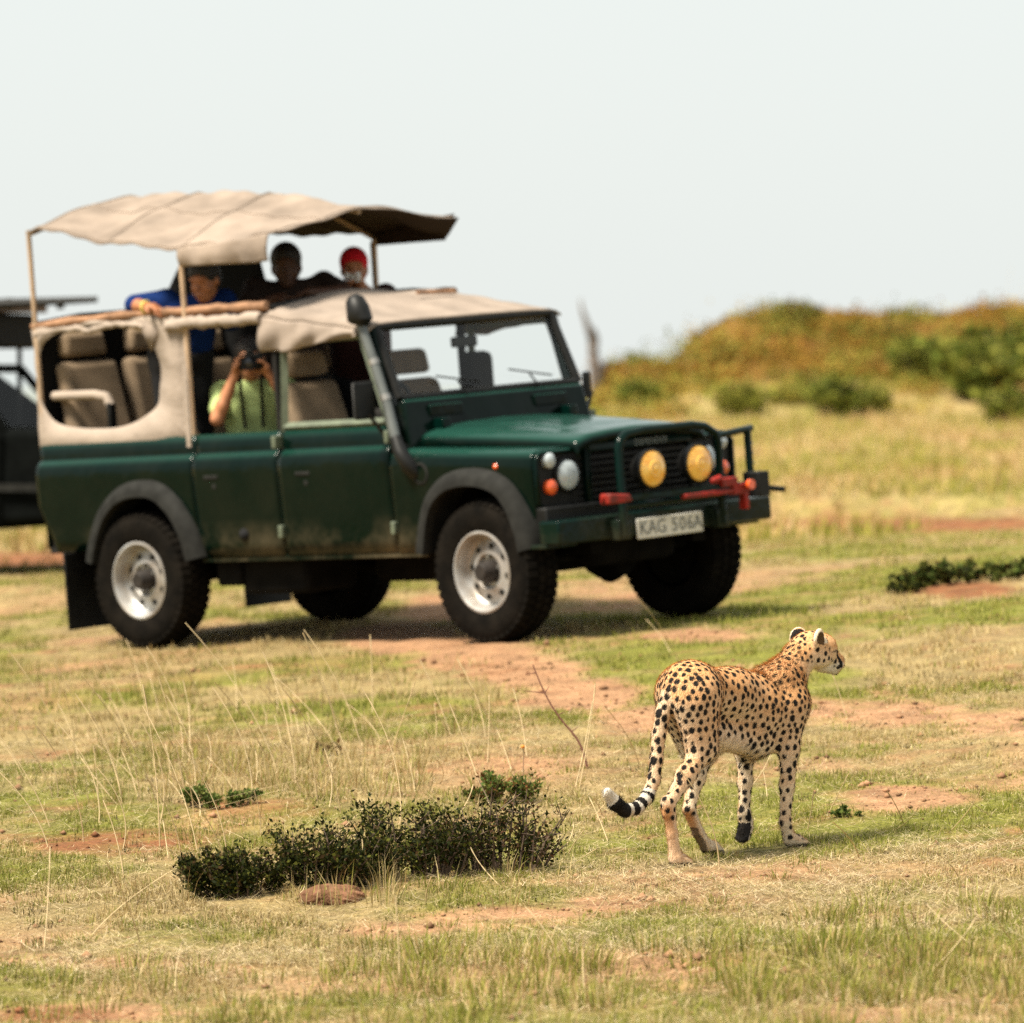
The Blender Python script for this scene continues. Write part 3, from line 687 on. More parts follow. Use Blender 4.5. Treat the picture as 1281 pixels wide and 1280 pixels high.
# steering guard, axle, chassis
ch = MB()
for s in (-1, 1): ch.box(-.85, 3.25, min(s*.36,s*.46), max(s*.36,s*.46), .44, .56)
ch.box(-.8, -.7, -.36, .36, .42, .53)
ch.build('chassis', M['under'], T)
for x, y in ((0, .18), (2.794, .16)):
    a = MB(); a.tube([(x,-.66,.385),(x,.66,.385)], .05, 12); a.lathe([(0,-.16),(.10,-.12),(.15,0),(.10,.12),(0,.16)], (x, y, .385), (1,0,0), 20); a.build('axle', M['under'], T)
MB().box(.72, 1.25, -.70, -.30, .28, .50).build('fuel_tank', M['under'], T, bevel=.03)
MB().box(.52, .72, -.72, -.55, .33, .50).build('tank_bracket', M['under'], T, bevel=.02)
MB().tube([(1.6,.1,.38),(.9,.15,.36),(.3,.3,.42),(-.8,.45,.40)], .035, 10).build('exhaust_pipe', M['under'], T)
MB().box(1.35, 2.3, -.28, .28, .30, .54).build('gearbox', M['under'], T, bevel=.05)
MB().box(2.35, 3.15, -.34, .34, .36, .95).build('engine', M['under'], T, bevel=.05)
MB().tube([(3.0,-.55,.42),(3.0,.55,.42)], .022, 8).build('steering_rod', M['under'], T)
for s in (-1, 1):
    MB().box(-.60, -.585, min(s*.52,s*.90), max(s*.52,s*.90), .105, .56).build('mud_flap', M['black'], T, bevel=.006)
    MB().tube([(-.15, s*.55, .42), (.15, s*.55, .42)], .03, 8).build('leaf_spring', M['under'], T)
# wheels
def make_wheel(x, y, s, steer=0):
    R, W = .388, .115
    prof_t = [(.218,-.085),(.232,-.105),(.27,-.118),(.33,-.118),(.365,-.108),(.380,-.095),(.384,-.07),(.386,0),(.384,.07),(.380,.095),(.365,.108),(.33,.118),(.27,.118),(.232,.105),(.218,.085)]
    t = MB(); t.lathe(prof_t, (0,0,0), (0,1,0), 72)
    for k in range(48):                     # tread and shoulder lugs
        a = 2*math.pi*k/48
        for yy, w, off in ((-.085,.05,0),(-.03,.04,.5),(.03,.04,0),(.085,.05,.5)):
            q = a + off*2*math.pi/48; da = .045
            p = []
            for rr in (R-.012, R+.010):
                for (aa, y2) in ((q-da,yy-w/2),(q+da,yy-w/2),(q+da,yy+w/2),(q-da,yy+w/2)):
                    rad = rr - (.02 if abs(y2) > .1 else 0)
                    p.append((rad*math.cos(aa), y2, rad*math.sin(aa)))
            t.hexa(p)
    o = t.build('wheel', M['tyre'], T, smooth=35)
    o.location = (x, y, .385); o.rotation_euler = (0, random.uniform(0, 6), math.pi + steer if s > 0 else steer)
    rim = MB(); rim.lathe([(.222,-.085),(.226,-.108),(.214,-.112),(.205,-.098),(.196,-.060),(.186,-.038),(.176,-.030),(.160,-.034),(.120,-.050),(.100,-.058),(.092,-.052),(.088,-.03),(.0,-.03)], (0,0,0), (0,1,0), 56)
    rm = rim.build('rim', M['rim'], o, smooth=40)
    for k in range(8):
        a = 2*math.pi*k/8
        MB().lathe([(.0165,0),(.0165,-.012),(0,-.012)], (.140*math.cos(a), -.0375, .140*math.sin(a)), (0,1,0), 14).build('rim_hole', M['black'], rm)
    for k in range(5):
        a = 2*math.pi*k/5
        MB().lathe([(.011,0),(.011,-.02),(0,-.02)], (.082*math.cos(a), -.04, .082*math.sin(a)), (0,1,0), 6).build('wheel_nut', M['steel'], rm)
    MB().lathe([(.062,-.03),(.062,-.075),(.05,-.09),(.05,-.115),(.042,-.125),(0,-.125)], (0,0,0), (0,1,0), 24).build('hub', M['hub'], o)
    MB().lathe([(.20,.03),(.20,.08),(.0,.08)], (0,0,0), (0,1,0), 24).build('brake_drum', M['under'], o)
    return o
for x, st in ((0, 0), (2.794, math.radians(-3))):
    make_wheel(x, -.745, -1, st); make_wheel(x, .745, 1, st)
# front door window frames, B posts
for s in (-1, 1):
    f = MB(); Y0 = .760
    P = [(1.225,1.20),(1.262,1.695),(1.285,1.715),(1.865,1.722),(1.893,1.705),(2.075,1.20)]
    for a, b_ in zip(P[:-1], P[1:]):
        f.tube([(a[0], s*(Y0-.02*(a[1]-1.2)), a[1]), (b_[0], s*(Y0-.02*(b_[1]-1.2)), b_[1])], .030, 4)
    f.tube([(1.225, s*Y0, 1.225), (2.075, s*Y0, 1.225)], .026, 4)
    f.build('window_frame', M['frame'], T, smooth=30)
    MB().box(1.165, 1.20, min(s*.72,s*.765), max(s*.72,s*.765), 1.2, 1.86).build('door_post', M['interior'], T, bevel=.008)
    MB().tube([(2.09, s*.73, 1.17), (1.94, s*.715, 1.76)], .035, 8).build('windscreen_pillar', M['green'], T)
    mr_ = MB().box(2.03, 2.055, min(s*.84,s*(1.0 if s < 0 else .90)), max(s*.84,s*(1.0 if s < 0 else .90)), 1.25, 1.46 if s < 0 else 1.40).build('door_mirror', M['black'], T, bevel=.02)
    MB().tube([(2.08, s*.80, 1.14), (2.05, s*.90, 1.28)], .012, 8).build('mirror_arm', M['black'], mr_)
# snorkel
sn = MB().tube([(2.185,-.835,1.13),(2.12,-.815,1.32),(2.02,-.80,1.57),(1.935,-.795,1.78)], [.030,.028,.028,.028], 10).build('snorkel_pipe', M['snorkel'], T)
for z, x, y in ((1.36,2.104,-.812),(1.56,2.024,-.80)):
    MB().tube([(x+.006,y,z-.016),(x-.006,y,z+.016)], .032, 10).build('snorkel_clamp', M['steel'], sn)
hd = MB(); hd.tube([(1.93,-.795,1.775),(1.935,-.795,1.80),(1.925,-.795,1.86),(1.905,-.795,1.91),(1.895,-.795,1.935)], [.05,.075,.068,.055,.03], 12); hd.build('snorkel_head', M['black'], sn, smooth=50)
lb = MB(); lb.tube([(2.30,-.80,.93),(2.285,-.845,.98),(2.23,-.855,1.06),(2.19,-.84,1.14)], [.042,.046,.040,.031], 12); lb.build('snorkel_elbow', M['black'], sn, smooth=50)
MB().lathe([(.062,0),(.062,.012),(.048,.016),(.046,.004),(0,.004)], (2.35,-.82,.935), (0,-1,0), 22).build('air_intake_ring', M['flare'], sn)
# seats
def seat(x, y, w, ztop, rake=.12, arm=False, hrest=True):
    b = MB(); zt = ztop - (.17 if hrest else 0)
    b.hexa([(x,y-w/2,.98),(x+.14,y-w/2,.98),(x+.14,y+w/2,.98),(x,y+w/2,.98),(x-rake,y-w/2*.92,zt),(x-rake+.10,y-w/2*.92,zt),(x-rake+.10,y+w/2*.92,zt),(x-rake,y+w/2*.92,zt)])
    o = b.build('seat', M['seat'], T, bevel=.045, segs=3)
    MB().box(x+.02, x+.50, y-w/2, y+w/2, .86, .99).build('cushion', M['seat'], o, bevel=.04, segs=3)
    MB().box(x+.02, x+.45, y-w/2+.05, y+w/2-.05, .585, .86).build('seat_base', M['interior'], o)
    if hrest:
        MB().hexa([(x-rake-.01,y-w*.36,zt+.025),(x-rake+.09,y-w*.36,zt+.025),(x-rake+.09,y+w*.36,zt+.025),(x-rake-.01,y+w*.36,zt+.025),(x-rake-.02,y-w*.33,ztop),(x-rake+.07,y-w*.33,ztop),(x-rake+.07,y+w*.33,ztop),(x-rake-.02,y+w*.33,ztop)]).build('headrest', M['seat'], o, bevel=.035, segs=3)
    if arm:
        a = MB(); a.tube([(x-.06,y-w/2-.03,1.475),(x+.30,y-w/2-.03,1.47),(x+.40,y-w/2-.03,1.455),(x+.43,y-w/2-.03,1.40)], .028, 10); a.build('armrest', M['cream'], o)
        MB().box(x+.42, x+.45, y-w/2-.06, y-w/2, 1.24, 1.42).build('armrest_stay', M['black'], o, bevel=.01)
    return o
seat(-.74, -.42, .48, 1.84, arm=True); seat(-.74, .10, .48, 1.84); seat(-.74, .56, .40, 1.80)
seat(.22, .12, .46, 1.66); seat(.22, .56, .38, 1.66); seat(.18, -.42, .46, 1.62)
seat(1.13, -.40, .44, 1.64); seat(1.13, .42, .44, 1.60)
MB().box(1.80, 2.05, -.72, .72, 1.12, 1.30).build('dashboard', M['interior'], T, bevel=.03)
MB().tube([(1.68+.06*math.sin(q)*.4, -.38+.19*math.cos(q), 1.27+.19*math.sin(q)*.9) for q in [2*math.pi*k/24 for k in range(24)]], .014, 8, closed=True).build('steering_wheel', M['black'], T)
MB().box(1.36, 1.46, .50, .74, 1.17, 1.56).build('dark_cab_shape', M['interior'], T, bevel=.05, segs=3)  # unidentified dark silhouette behind the windscreen, added as a rounded box
# rear side curtain of cream canvas with a large rounded opening
for s in (-1, 1):
    n = 72; cu = MB(); Yc = .762
    def outer(a):
        c, q = math.cos(a), math.sin(a); k = 1 / max(abs(c), abs(q))
        return (lerp(-.865, .455, (c*k+1)/2), lerp(1.135, 1.905, (q*k+1)/2))
    def inner(a):
        c, q = math.cos(a), math.sin(a); e = .62 if c < 0 else .78
        x = np.sign(c)*abs(c)**e; z = np.sign(q)*abs(q)**.72
        return (lerp(-.845, .235, (x+1)/2) + (.008*math.sin(5*a) + .004*math.sin(11*a+1)) * (1 if c > -.6 else .2), lerp(1.275, 1.87, (z+1)/2) + .005*math.sin(7*a+2))
    vs_ = []; 
    for k in range(n):
        a = 2*math.pi*(k+.5)/n; o_ = outer(a); i_ = inner(a)
        for t in (0, .5, 1):
            x = lerp(o_[0], i_[0], t); z = lerp(o_[1], i_[1], t)
            vs_.append((x, s*(Yc - .012*(z-1.2) + (.008*math.sin(13*x+6*z) + .004*math.sin(33*z+11*x)) * min(1, max(0, (z-1.22)*6)) + .010), z))
    fs_ = [(k*3+t, k*3+t+1, ((k+1)%n)*3+t+1, ((k+1)%n)*3+t) for k in range(n) for t in (0, 1)]
    c_ = cu.add(vs_, fs_).build('side_curtain', M['cream'], T, smooth=60, solid=.008, offset=0)
    # seam post at the front edge of the curtain
    MB().tube([(.44, s*.768, 1.14), (.452, s*.765, 1.5), (.46, s*.755, 1.80)], [.022,.03,.02], 8).build('curtain_edge_roll', M['cream'], c_)
    # top rail with rolled canvas
    def roll(pts, rad, name, m, wr=.010, n=26):
        P = []; Rr = []
        for k in range(n + 1):
            t = k / n * (len(pts) - 1); i = min(int(t), len(pts) - 2); q = t - i
            p = Vector(pts[i]).lerp(Vector(pts[i+1]), q)
            P.append(p + Vector((0, random.uniform(-wr, wr)*.5, random.uniform(-wr, wr)*.6))); Rr.append(rad * random.uniform(.78, 1.22))
        return MB().tube(P, Rr, 10).build(name, M[m], T, smooth=60)
    roll([(-.865, s*.755, 1.895), (.1, s*.755, 1.922), (.45, s*.755, 1.92), (1.15, s*.755, 1.915)], .026, 'top_rail_roll', 'canvas2', .006)
    roll([(-.84, s*.765, 1.845), (-.5, s*.765, 1.868), (-.35, s*.765, 1.845), (-.1, s*.765, 1.875), (.12, s*.765, 1.85)], .018, 'scalloped_canvas', 'cream', .012)
    roll([(.33, s*.775, 1.835), (.5, s*.785, 1.845), (.8, s*.785, 1.850), (1.12, s*.78, 1.845)], .034, 'rolled_side_canvas', 'cream', .014)
    MB().add([(.08, s*.77, 1.88), (.26, s*.77, 1.86), (.19, s*.785, 1.70)], [(0,1,2)]).build('loose_canvas_corner', M['canvas'], T, solid=.01)
    # canopy posts
    for (x, z0, y) in ((-.85, 1.15, .752), (.46, 1.15, .758)):
        MB().tube([(x, s*y, z0), (x + .03, s*(y+.02), 2.46 if x < 0 else 2.26)], .015, 8).build('canopy_post', M['post'], T)
MB().tube([(.47,.775,1.9),(.47,.78,2.24)], .014, 8).build('canopy_front_post', M['black'], T)
for x in (-.85, 1.16):
    MB().tube([(x, -.74, 1.905), (x, -.4, 1.935), (x, .4, 1.935), (x, .74, 1.905)], .018, 8).build('roof_hoop', M['black'], T)
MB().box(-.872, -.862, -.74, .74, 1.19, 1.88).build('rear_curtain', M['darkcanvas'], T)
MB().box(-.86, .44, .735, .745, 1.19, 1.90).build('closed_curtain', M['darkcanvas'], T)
# canvas over the cab
def cab(i, j):
    x = lerp(1.13, 1.975, j); y = lerp(-.775, .775, i); a = abs(y) / .775
    back = 1.965 - .075*a*a; front = 1.775 - .012*a**4
    z = lerp(back, front, j ** 1.15) + .012*math.sin(7*y + 3*x)*(1-j)*.8 + .006*math.sin(23*x+9*y)*(1-j)
    if a > .93: z -= (a-.93)/.07*.03
    return (x, y, z)
cv = MB().grid(cab, 40, 26).build('cab_canvas', M['canvas'], T, smooth=60, solid=.01, offset=0)
for s in (-1, 1):
    def drape(i, j, s=s):
        x = lerp(1.10, 1.90, i)
        zt = cab(0, max(0, (x - 1.13) / .845))[2] - .005; L = float(np.interp(x, [1.1,1.2,1.35,1.6,1.8,1.9], [.19,.185,.17,.10,.055,.03]))
        return (x, s*(.775 + .022*math.sin(j*2.6) + .016*j*math.sin(x*21 + 5*j) + .010*math.sin(x*43+2)*j), zt - L*j)
    MB().grid(drape, 60, 10).build('canvas_drape', M['canvas'], cv, smooth=60, solid=.008, offset=0)
MB().tube([(1.50,.10,1.925),(1.50,.40,1.915)], .012, 8).build('canvas_batten', M['canvas2'], cv)
# raised canopy
RX = [-.82, -.79, .0, .5, .85, 1.2]; RZ = [2.60, 2.625, 2.60, 2.56, 2.50, 2.425]
NX = [-.80, -.72, -.13, .51, .9, 1.31]; NZ = [2.455, 2.47, 2.345, 2.272, 2.290, 2.316]
FZX = [-.85, -.35, .2, .5, 1.17]; FZ = [2.40, 2.33, 2.30, 2.29, 2.335]
def can(i, j):
    """i along the length, j from the near eave (0) over the ridge (.5) to the far eave (1)"""
    x = lerp(-.80, 1.20, i); near = max(0, 1 - 2*j); far = max(0, 2*j - 1)
    if far > 0: y = .78*far; ze = float(np.interp(x, FZX, FZ)); t = far
    else:
        y = -.80*near; x = x + near*lerp(.0, .10, i); ze = float(np.interp(x, NX, NZ)); t = near
    zr = float(np.interp(x, RX, RZ))
    z = lerp(zr, ze, t ** 1.25) - .03*math.sin(math.pi*t)*math.sin(math.pi*((i*3) % 1))**2
    z += .008*math.sin(11*x + 7*y) + .005*math.sin(31*x - 13*y)
    return (x, y, z)
cp_ = MB().grid(can, 64, 40).build('canopy', M['roofcanvas'], T, smooth=60, solid=.008, offset=0)
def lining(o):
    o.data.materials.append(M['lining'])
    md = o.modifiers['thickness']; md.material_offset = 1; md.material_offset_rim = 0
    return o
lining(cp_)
for ii in (.02, .32, .62, .98):
    MB().tube([(p[0], p[1], p[2] + .006) for p in [can(ii, j_ / 30) for j_ in range(0, 31)]], .006, 5).build('canopy_seam', M['roofcanvas'], cp_)
for jj in (.012, .30):
    MB().tube([(p[0], p[1], p[2] + .006) for p in [can(i_ / 50, jj) for i_ in range(0, 51)]], .007 if jj < .1 else .005, 5).build('canopy_hem' if jj < .1 else 'canopy_seam', M['roofcanvas'], cp_)
def flap(i, j):
    x = lerp(.50, 1.26, i); p = can((x - .05 - .80*0) / 2.0 + .36, 0)
    zt = float(np.interp(x, NX, NZ)) + .004
    return (x, -.806 - .014*math.sin(j*3) - .014*j*math.sin(x*14+4) - .01*j*math.sin(x*31), zt - j*float(np.interp(x, [.5,.9,1.15,1.26], [.10,.125,.15,.15])))
MB().grid(flap, 40, 10).build('canopy_flap', M['roofcanvas'], cp_, smooth=60, solid=.008, offset=0)
def val(i, j):
    x = lerp(.46, 1.165, i); zt = float(np.interp(x, FZX, FZ))
    return (x - .10*j*i, .785 + .01*math.sin(x*17)*j, zt + .03 - j*lerp(.10, .15, i))
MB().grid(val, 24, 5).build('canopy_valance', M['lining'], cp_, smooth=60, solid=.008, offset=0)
def frontval(i, j):
    y = lerp(.0, .78, i); p = can(1.0, .5 + .5*i)
    return (1.20 - .10*j, y, p[2] - j*.10*i)
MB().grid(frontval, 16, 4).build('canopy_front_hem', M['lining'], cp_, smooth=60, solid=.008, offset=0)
MB().tube([(-.78,0,2.60),(.5,0,2.545),(1.18,0,2.41)], .014, 8).build('ridge_pole', M['post'], cp_)
for x, zr in ((-.79,2.60),(.47,2.54)):
    MB().tube([(x,-.775,2.44 if x<0 else 2.262),(x,-.4,lerp(2.44 if x<0 else 2.26,zr,.62)),(x,0,zr-.005),(x,.4,lerp(2.37 if x<0 else 2.27,zr,.62)),(x,.775,2.37 if x<0 else 2.27)], .014, 8).build('canopy_bow', M['post'], cp_)
# black canvas flap hanging inside the open top
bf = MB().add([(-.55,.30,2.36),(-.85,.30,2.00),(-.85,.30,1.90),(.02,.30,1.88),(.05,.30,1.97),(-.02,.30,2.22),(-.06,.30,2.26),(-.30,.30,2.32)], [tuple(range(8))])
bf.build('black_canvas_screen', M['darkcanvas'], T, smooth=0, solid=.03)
# ---------------------------------------------------------------- organic bodies as one continuous surface
class Body:
    """smooth union of tapered limbs sampled on a grid, meshed with surface nets"""
    def __init__(s, lo, hi, h):
        s.lo = np.array(lo, float); s.h = h
        s.n = np.ceil((np.array(hi, float) - s.lo) / h).astype(int) + 1
        s.D = np.full(s.n, .5, np.float32)
    def _block(s, lo, hi):
        a = np.clip(np.floor((lo - s.lo) / s.h).astype(int), 0, s.n - 1); b = np.clip(np.ceil((hi - s.lo) / s.h).astype(int) + 1, 1, s.n)
        g = [s.lo[k] + s.h * np.arange(a[k], b[k]) for k in range(3)]
        return tuple(slice(a[k], b[k]) for k in range(3)), np.meshgrid(*g, indexing='ij')
    def _min(s, sl, d, k):
        D = s.D[sl]
        if k <= 0: s.D[sl] = np.minimum(D, d); return
        h = np.clip(.5 + .5 * (D - d) / k, 0, 1)
        s.D[sl] = D * (1 - h) + d * h - k * h * (1 - h)
    def cone(s, a, b, ra, rb, k=.02, flat=None):
        a = np.array(a, float); b = np.array(b, float); m = max(ra, rb) * 1.3 + k + 3 * s.h
        sl, (X, Y, Z) = s._block(np.minimum(a, b) - m, np.maximum(a, b) + m)
        if X.size == 0: return s
        ab = b - a; L2 = max(ab @ ab, 1e-9)
        t = np.clip(((X - a[0]) * ab[0] + (Y - a[1]) * ab[1] + (Z - a[2]) * ab[2]) / L2, 0, 1)
        d = np.sqrt((X - a[0] - t * ab[0]) ** 2 + (Y - a[1] - t * ab[1]) ** 2 + (Z - a[2] - t * ab[2]) ** 2) - (ra + (rb - ra) * t)
        s._min(sl, d.astype(np.float32), k); return s
    def chain(s, pts, rs, k=.02):
        for i in range(len(pts) - 1): s.cone(pts[i], pts[i+1], rs[i], rs[i+1], k)
        return s
    def ell(s, c, r, R=None, k=.02, cut=False):
        c = np.array(c, float); r = np.array(r, float); m = r.max() + k + 3 * s.h
        sl, (X, Y, Z) = s._block(c - m, c + m)
        if X.size == 0: return s
        P = np.stack([X - c[0], Y - c[1], Z - c[2]], -1)
        if R is not None: P = P @ np.array(R)          # columns of R are the local axes
        q = np.sqrt(((P / r) ** 2).sum(-1)); g = np.sqrt(((P / r ** 2) ** 2).sum(-1)) + 1e-6
        d = q * (q - 1) / g
        if cut:
            D = s.D[sl]; h = np.clip(.5 - .5 * (D + d) / k, 0, 1)
            s.D[sl] = D * (1 - h) - d * h + k * h * (1 - h)
        else: s._min(sl, d.astype(np.float32), k)
        return s
    def mesh(s):
        D = s.D; S = D < 0; n = s.n
        c = [S[i:n[0]-1+i, j:n[1]-1+j, k:n[2]-1+k] for i in (0, 1) for j in (0, 1) for k in (0, 1)]
        tot = sum(q.astype(np.int8) for q in c); act = (tot > 0) & (tot < 8)
        I = np.argwhere(act); idx = np.full(act.shape, -1, np.int64); idx[act] = np.arange(len(I))
        acc = np.zeros((len(I), 3)); cnt = np.zeros(len(I))
        cor = [(i, j, k) for i in (0, 1) for j in (0, 1) for k in (0, 1)]
        for a in range(8):
            for b in range(a + 1, 8):
                A, B = np.array(cor[a]), np.array(cor[b])
                if abs(A - B).sum() != 1: continue
                da = D[I[:,0]+A[0], I[:,1]+A[1], I[:,2]+A[2]]; db = D[I[:,0]+B[0], I[:,1]+B[1], I[:,2]+B[2]]
                m = (da < 0) != (db < 0); t = np.where(m, da / np.where(m, da - db, 1), 0)
                acc += np.where(m[:, None], A + t[:, None] * (B - A), 0); cnt += m
        V = s.lo + s.h * (I + acc / cnt[:, None])
        F = []
        for ax in range(3):
            o1, o2 = (ax + 1) % 3, (ax + 2) % 3
            sa = [slice(None)] * 3; sb = [slice(None)] * 3; sa[ax] = slice(0, n[ax]-1); sb[ax] = slice(1, n[ax])
            E = np.argwhere(S[tuple(sa)] != S[tuple(sb)])
            E = E[(E[:, o1] > 0) & (E[:, o2] > 0) & (E[:, o1] < n[o1]-1) & (E[:, o2] < n[o2]-1)]
            q = []
            for d1, d2 in ((1, 1), (0, 1), (0, 0), (1, 0)):
                e = E.copy(); e[:, o1] -= d1; e[:, o2] -= d2; q.append(idx[e[:, 0], e[:, 1], e[:, 2]])
            q = np.stack(q, 1); fl = S[E[:,0], E[:,1], E[:,2]]
            q[~fl] = q[~fl][:, ::-1]
            F.append(q)
        F = np.concatenate(F); F = F[(F >= 0).all(1)]
        return V, F
def vnormals(V, F):
    n = np.cross(V[F[:, 2]] - V[F[:, 0]], V[F[:, 3]] - V[F[:, 1]]); N = np.zeros_like(V)
    for k in range(4): np.add.at(N, F[:, k], n)
    return N / (np.linalg.norm(N, axis=1, keepdims=True) + 1e-9)
# ---------------------------------------------------------------- cheetah
CH_TH = math.radians(47)
ch0 = ground_at(915, 1070)
ch_mat = Matrix.Translation(ch0) @ Matrix.Rotation(CH_TH, 4, 'Z')      # local +x is the heading (right and away), +y its left
ch_inv = ch_mat.inverted()
def cpx(u, v, y):
    """local point on the plane y = const seen at a photograph pixel"""
    o = ch_inv @ Vector((0, 0, HC)); d = (ch_inv @ at(u, v, 20)) - o
    t = (y - o.y) / d.y; p = o + d * t
    return np.array([p.x, p.y, p.z])
def gz(p, up=0):   # a point on the ground under a local xy
    w = ch_mat @ Vector((p[0], p[1], 0)); return np.array([p[0], p[1], float(terrain(w.x, w.y)) - ch0.z + up])
B = Body((-.90, -.26, -.12), (.72, .24, 1.0), .0038)
pelvis = cpx(866, 862, 0); lumbar = cpx(912, 866, 0); rib = cpx(948, 880, 0); chest = cpx(969, 880, 0); hump = cpx(966, 838, 0)
# trunk
B.cone(pelvis, lumbar, .094, .080, .05)
B.cone(lumbar + [0,0,-.002], rib + [0,0,-.002], .080, .100, .05)
B.cone(rib + [0,0,-.030], chest + [.0,0,-.03], .100, .090, .05)
B.ell((rib + chest) / 2 + [-.01,0,-.05], (.20, .080, .146), None, .05)
B.ell(lumbar + [.02,0,-.012], (.20, .073, .094), None, .05)
B.ell(pelvis + [-.02,0,.005], (.125, .088, .100), None, .05)
B.cone(hump + [0,.045,-.03], hump + [0,-.045,-.03], .042, .042, .05)      # shoulder blades
# neck and head
neck = cpx(984, 846, -.005); nape = cpx(1000, 822, -.015)
B.cone(chest + [.02,0,.03], neck, .092, .074, .05); B.cone(neck, nape, .073, .060, .04)
hc = cpx(1016, 812, -.028); HS = 1.13                                             # skull centre
ha = math.radians(-15)                                                # head turned to its right
hx = np.array([math.cos(ha), math.sin(ha), -.16]); hx /= np.linalg.norm(hx)
hy = np.cross([0, 0, 1], hx); hy /= np.linalg.norm(hy); hz_ = np.cross(hx, hy)
HR = np.stack([hx, hy, hz_], 1)
def hp(a, b, c): return hc + HR @ (np.array([a, b, c]) * HS)
B.cone(nape, hp(-.02,0,-.012), .060, .062, .03)
B.ell(hc, (.078*HS,.066*HS,.064*HS), HR, .025)
B.ell(hp(.045,0,.012), (.048*HS,.052*HS,.046*HS), HR, .02)                    # brow
B.ell(hp(.012,.038,-.028), (.045*HS,.026*HS,.032*HS), HR, .02); B.ell(hp(.012,-.038,-.028), (.045*HS,.026*HS,.032*HS), HR, .02)   # cheeks
B.cone(hp(.055,0,-.012), hp(.112,0,-.030), .040*HS, .027*HS, .02)             # muzzle
B.ell(hp(.108,.013,-.040), (.026*HS,.017*HS,.020*HS), HR, .008); B.ell(hp(.108,-.013,-.040), (.026*HS,.017*HS,.020*HS), HR, .008)
B.cone(hp(.05,0,-.050), hp(.108,0,-.060), .027*HS, .017*HS, .012)             # jaw
B.ell(hp(.128,0,-.022), (.012*HS,.014*HS,.010*HS), HR, .006)                    # nose
for sgn in (1, -1):                                                   # ears
    e = hp(-.022, sgn*.062, .024); R2 = np.stack([hx*.45 + hy*sgn*.89, hy*sgn*.45 - hx*.89, hz_], 1)
    B.ell(e + hz_*.012, (.014*HS,.031*HS,.038*HS), R2, .012)
    B.ell(e + hz_*.014 + hx*.010 + hy*sgn*.014, (.010*HS,.023*HS,.028*HS), R2, .006, cut=True)
for sgn in (1, -1): B.ell(hp(.076, sgn*.034, .002), (.010*HS,.010*HS,.009*HS), HR, .004)   # eyes
# hind legs
def paw(p, heading, s=1.0, drop=0.0):
    f = np.array([math.cos(heading), math.sin(heading), 0]); l = np.array([-f[1], f[0], 0])
    B.cone(p + [0,0,.030], p + f*.03*s + [0,0,.024], .028, .026, .015)
    for k, (a, fw) in enumerate(((-.026,.046),(-.009,.058),(.009,.058),(.026,.046))):
        B.cone(p + f*.025*s + l*a*.7 + [0,0,.024], p + f*fw*s + l*a + [0,0,.015-drop], .0165, .0145, .006)
rh_hip = cpx(876, 868, -.062); rh_knee = cpx(881, 936, -.070); rh_hock = cpx(836, 1007, -.070); rh_foot = gz(cpx(846, 1076, -.072))
B.cone(rh_hip, rh_knee, .074, .048, .07); B.cone(cpx(864,880,-.055), cpx(872,930,-.064), .074, .050, .06)
B.chain([rh_knee, lerp(rh_knee, rh_hock, .45) + [-.012,0,-.005], rh_hock], [.044, .034, .023], .03)
B.cone(rh_hock + [-.008,0,.012], rh_hock + [0,0,-.03], .024, .025, .015)
B.chain([rh_hock, lerp(rh_hock, rh_foot, .5) + [.0,0,.01], rh_foot + [-.005,0,.035]], [.024, .020, .023], .012); paw(rh_foot, 0)
lh_hip = pelvis + [0,.065,-.01]; lh_knee = cpx(880, 938, .070); lh_hock = cpx(862, 1012, .055); lh_foot = gz(cpx(886, 1062, .055), .012)
B.cone(lh_hip, lh_knee, .092, .058, .05); B.cone(cpx(850,880,.055), cpx(866,935,.06), .080, .052, .05)
B.chain([lh_knee, lerp(lh_knee, lh_hock, .45) + [-.012,0,-.005], lh_hock], [.045, .035, .023], .03)
B.chain([lh_hock, lerp(lh_hock, lh_foot, .5) + [-.006,0,.0], lh_foot + [-.01,0,.03]], [.024, .021, .024], .012); paw(lh_foot, 0, 1, .01)
# fore legs
rf_sh = cpx(989, 880, -.065); rf_el = cpx(987, 938, -.078); rf_wr = cpx(982, 1028, -.078); rf_foot = gz(cpx(990, 1062, -.078))
B.cone(rf_sh + [0,.02,.06], rf_sh, .062, .070, .05); B.cone(rf_sh, rf_el, .062, .041, .05)
B.chain([rf_el, lerp(rf_el, rf_wr, .5) + [.0,0,0], rf_wr], [.037, .027, .021], .02); B.chain([rf_wr, rf_foot + [-.012,0,.036]], [.023, .023], .012); paw(rf_foot, math.radians(-8), 1.1)
lf_sh = chest + [.02,.065,-.03]; lf_el = cpx(932, 938, .075); lf_wr = cpx(931, 1018, .072); lf_toe = cpx(928, 1052, .072)
B.cone(lf_sh, lf_el, .080, .044, .05)
B.chain([lf_el, lerp(lf_el, lf_wr, .5) + [.004,0,0], lf_wr], [.036, .026, .021], .02)
lf_palm = lf_wr + np.array([.012,0,-.035])
B.cone(lf_wr, lf_palm, .026, .028, .012); B.ell(lerp(lf_palm, lf_toe, .45), (.024,.030,.038), None, .012)
for a in (-.022,-.008,.008,.022): B.cone(lf_palm + [0,a*.8,-.02], lf_toe + [.004,a,.012 if abs(a) > .01 else .004], .0155, .0125, .006)
B.ell(lf_palm + [-.018,0,-.030], (.014,.020,.020), None, .006)
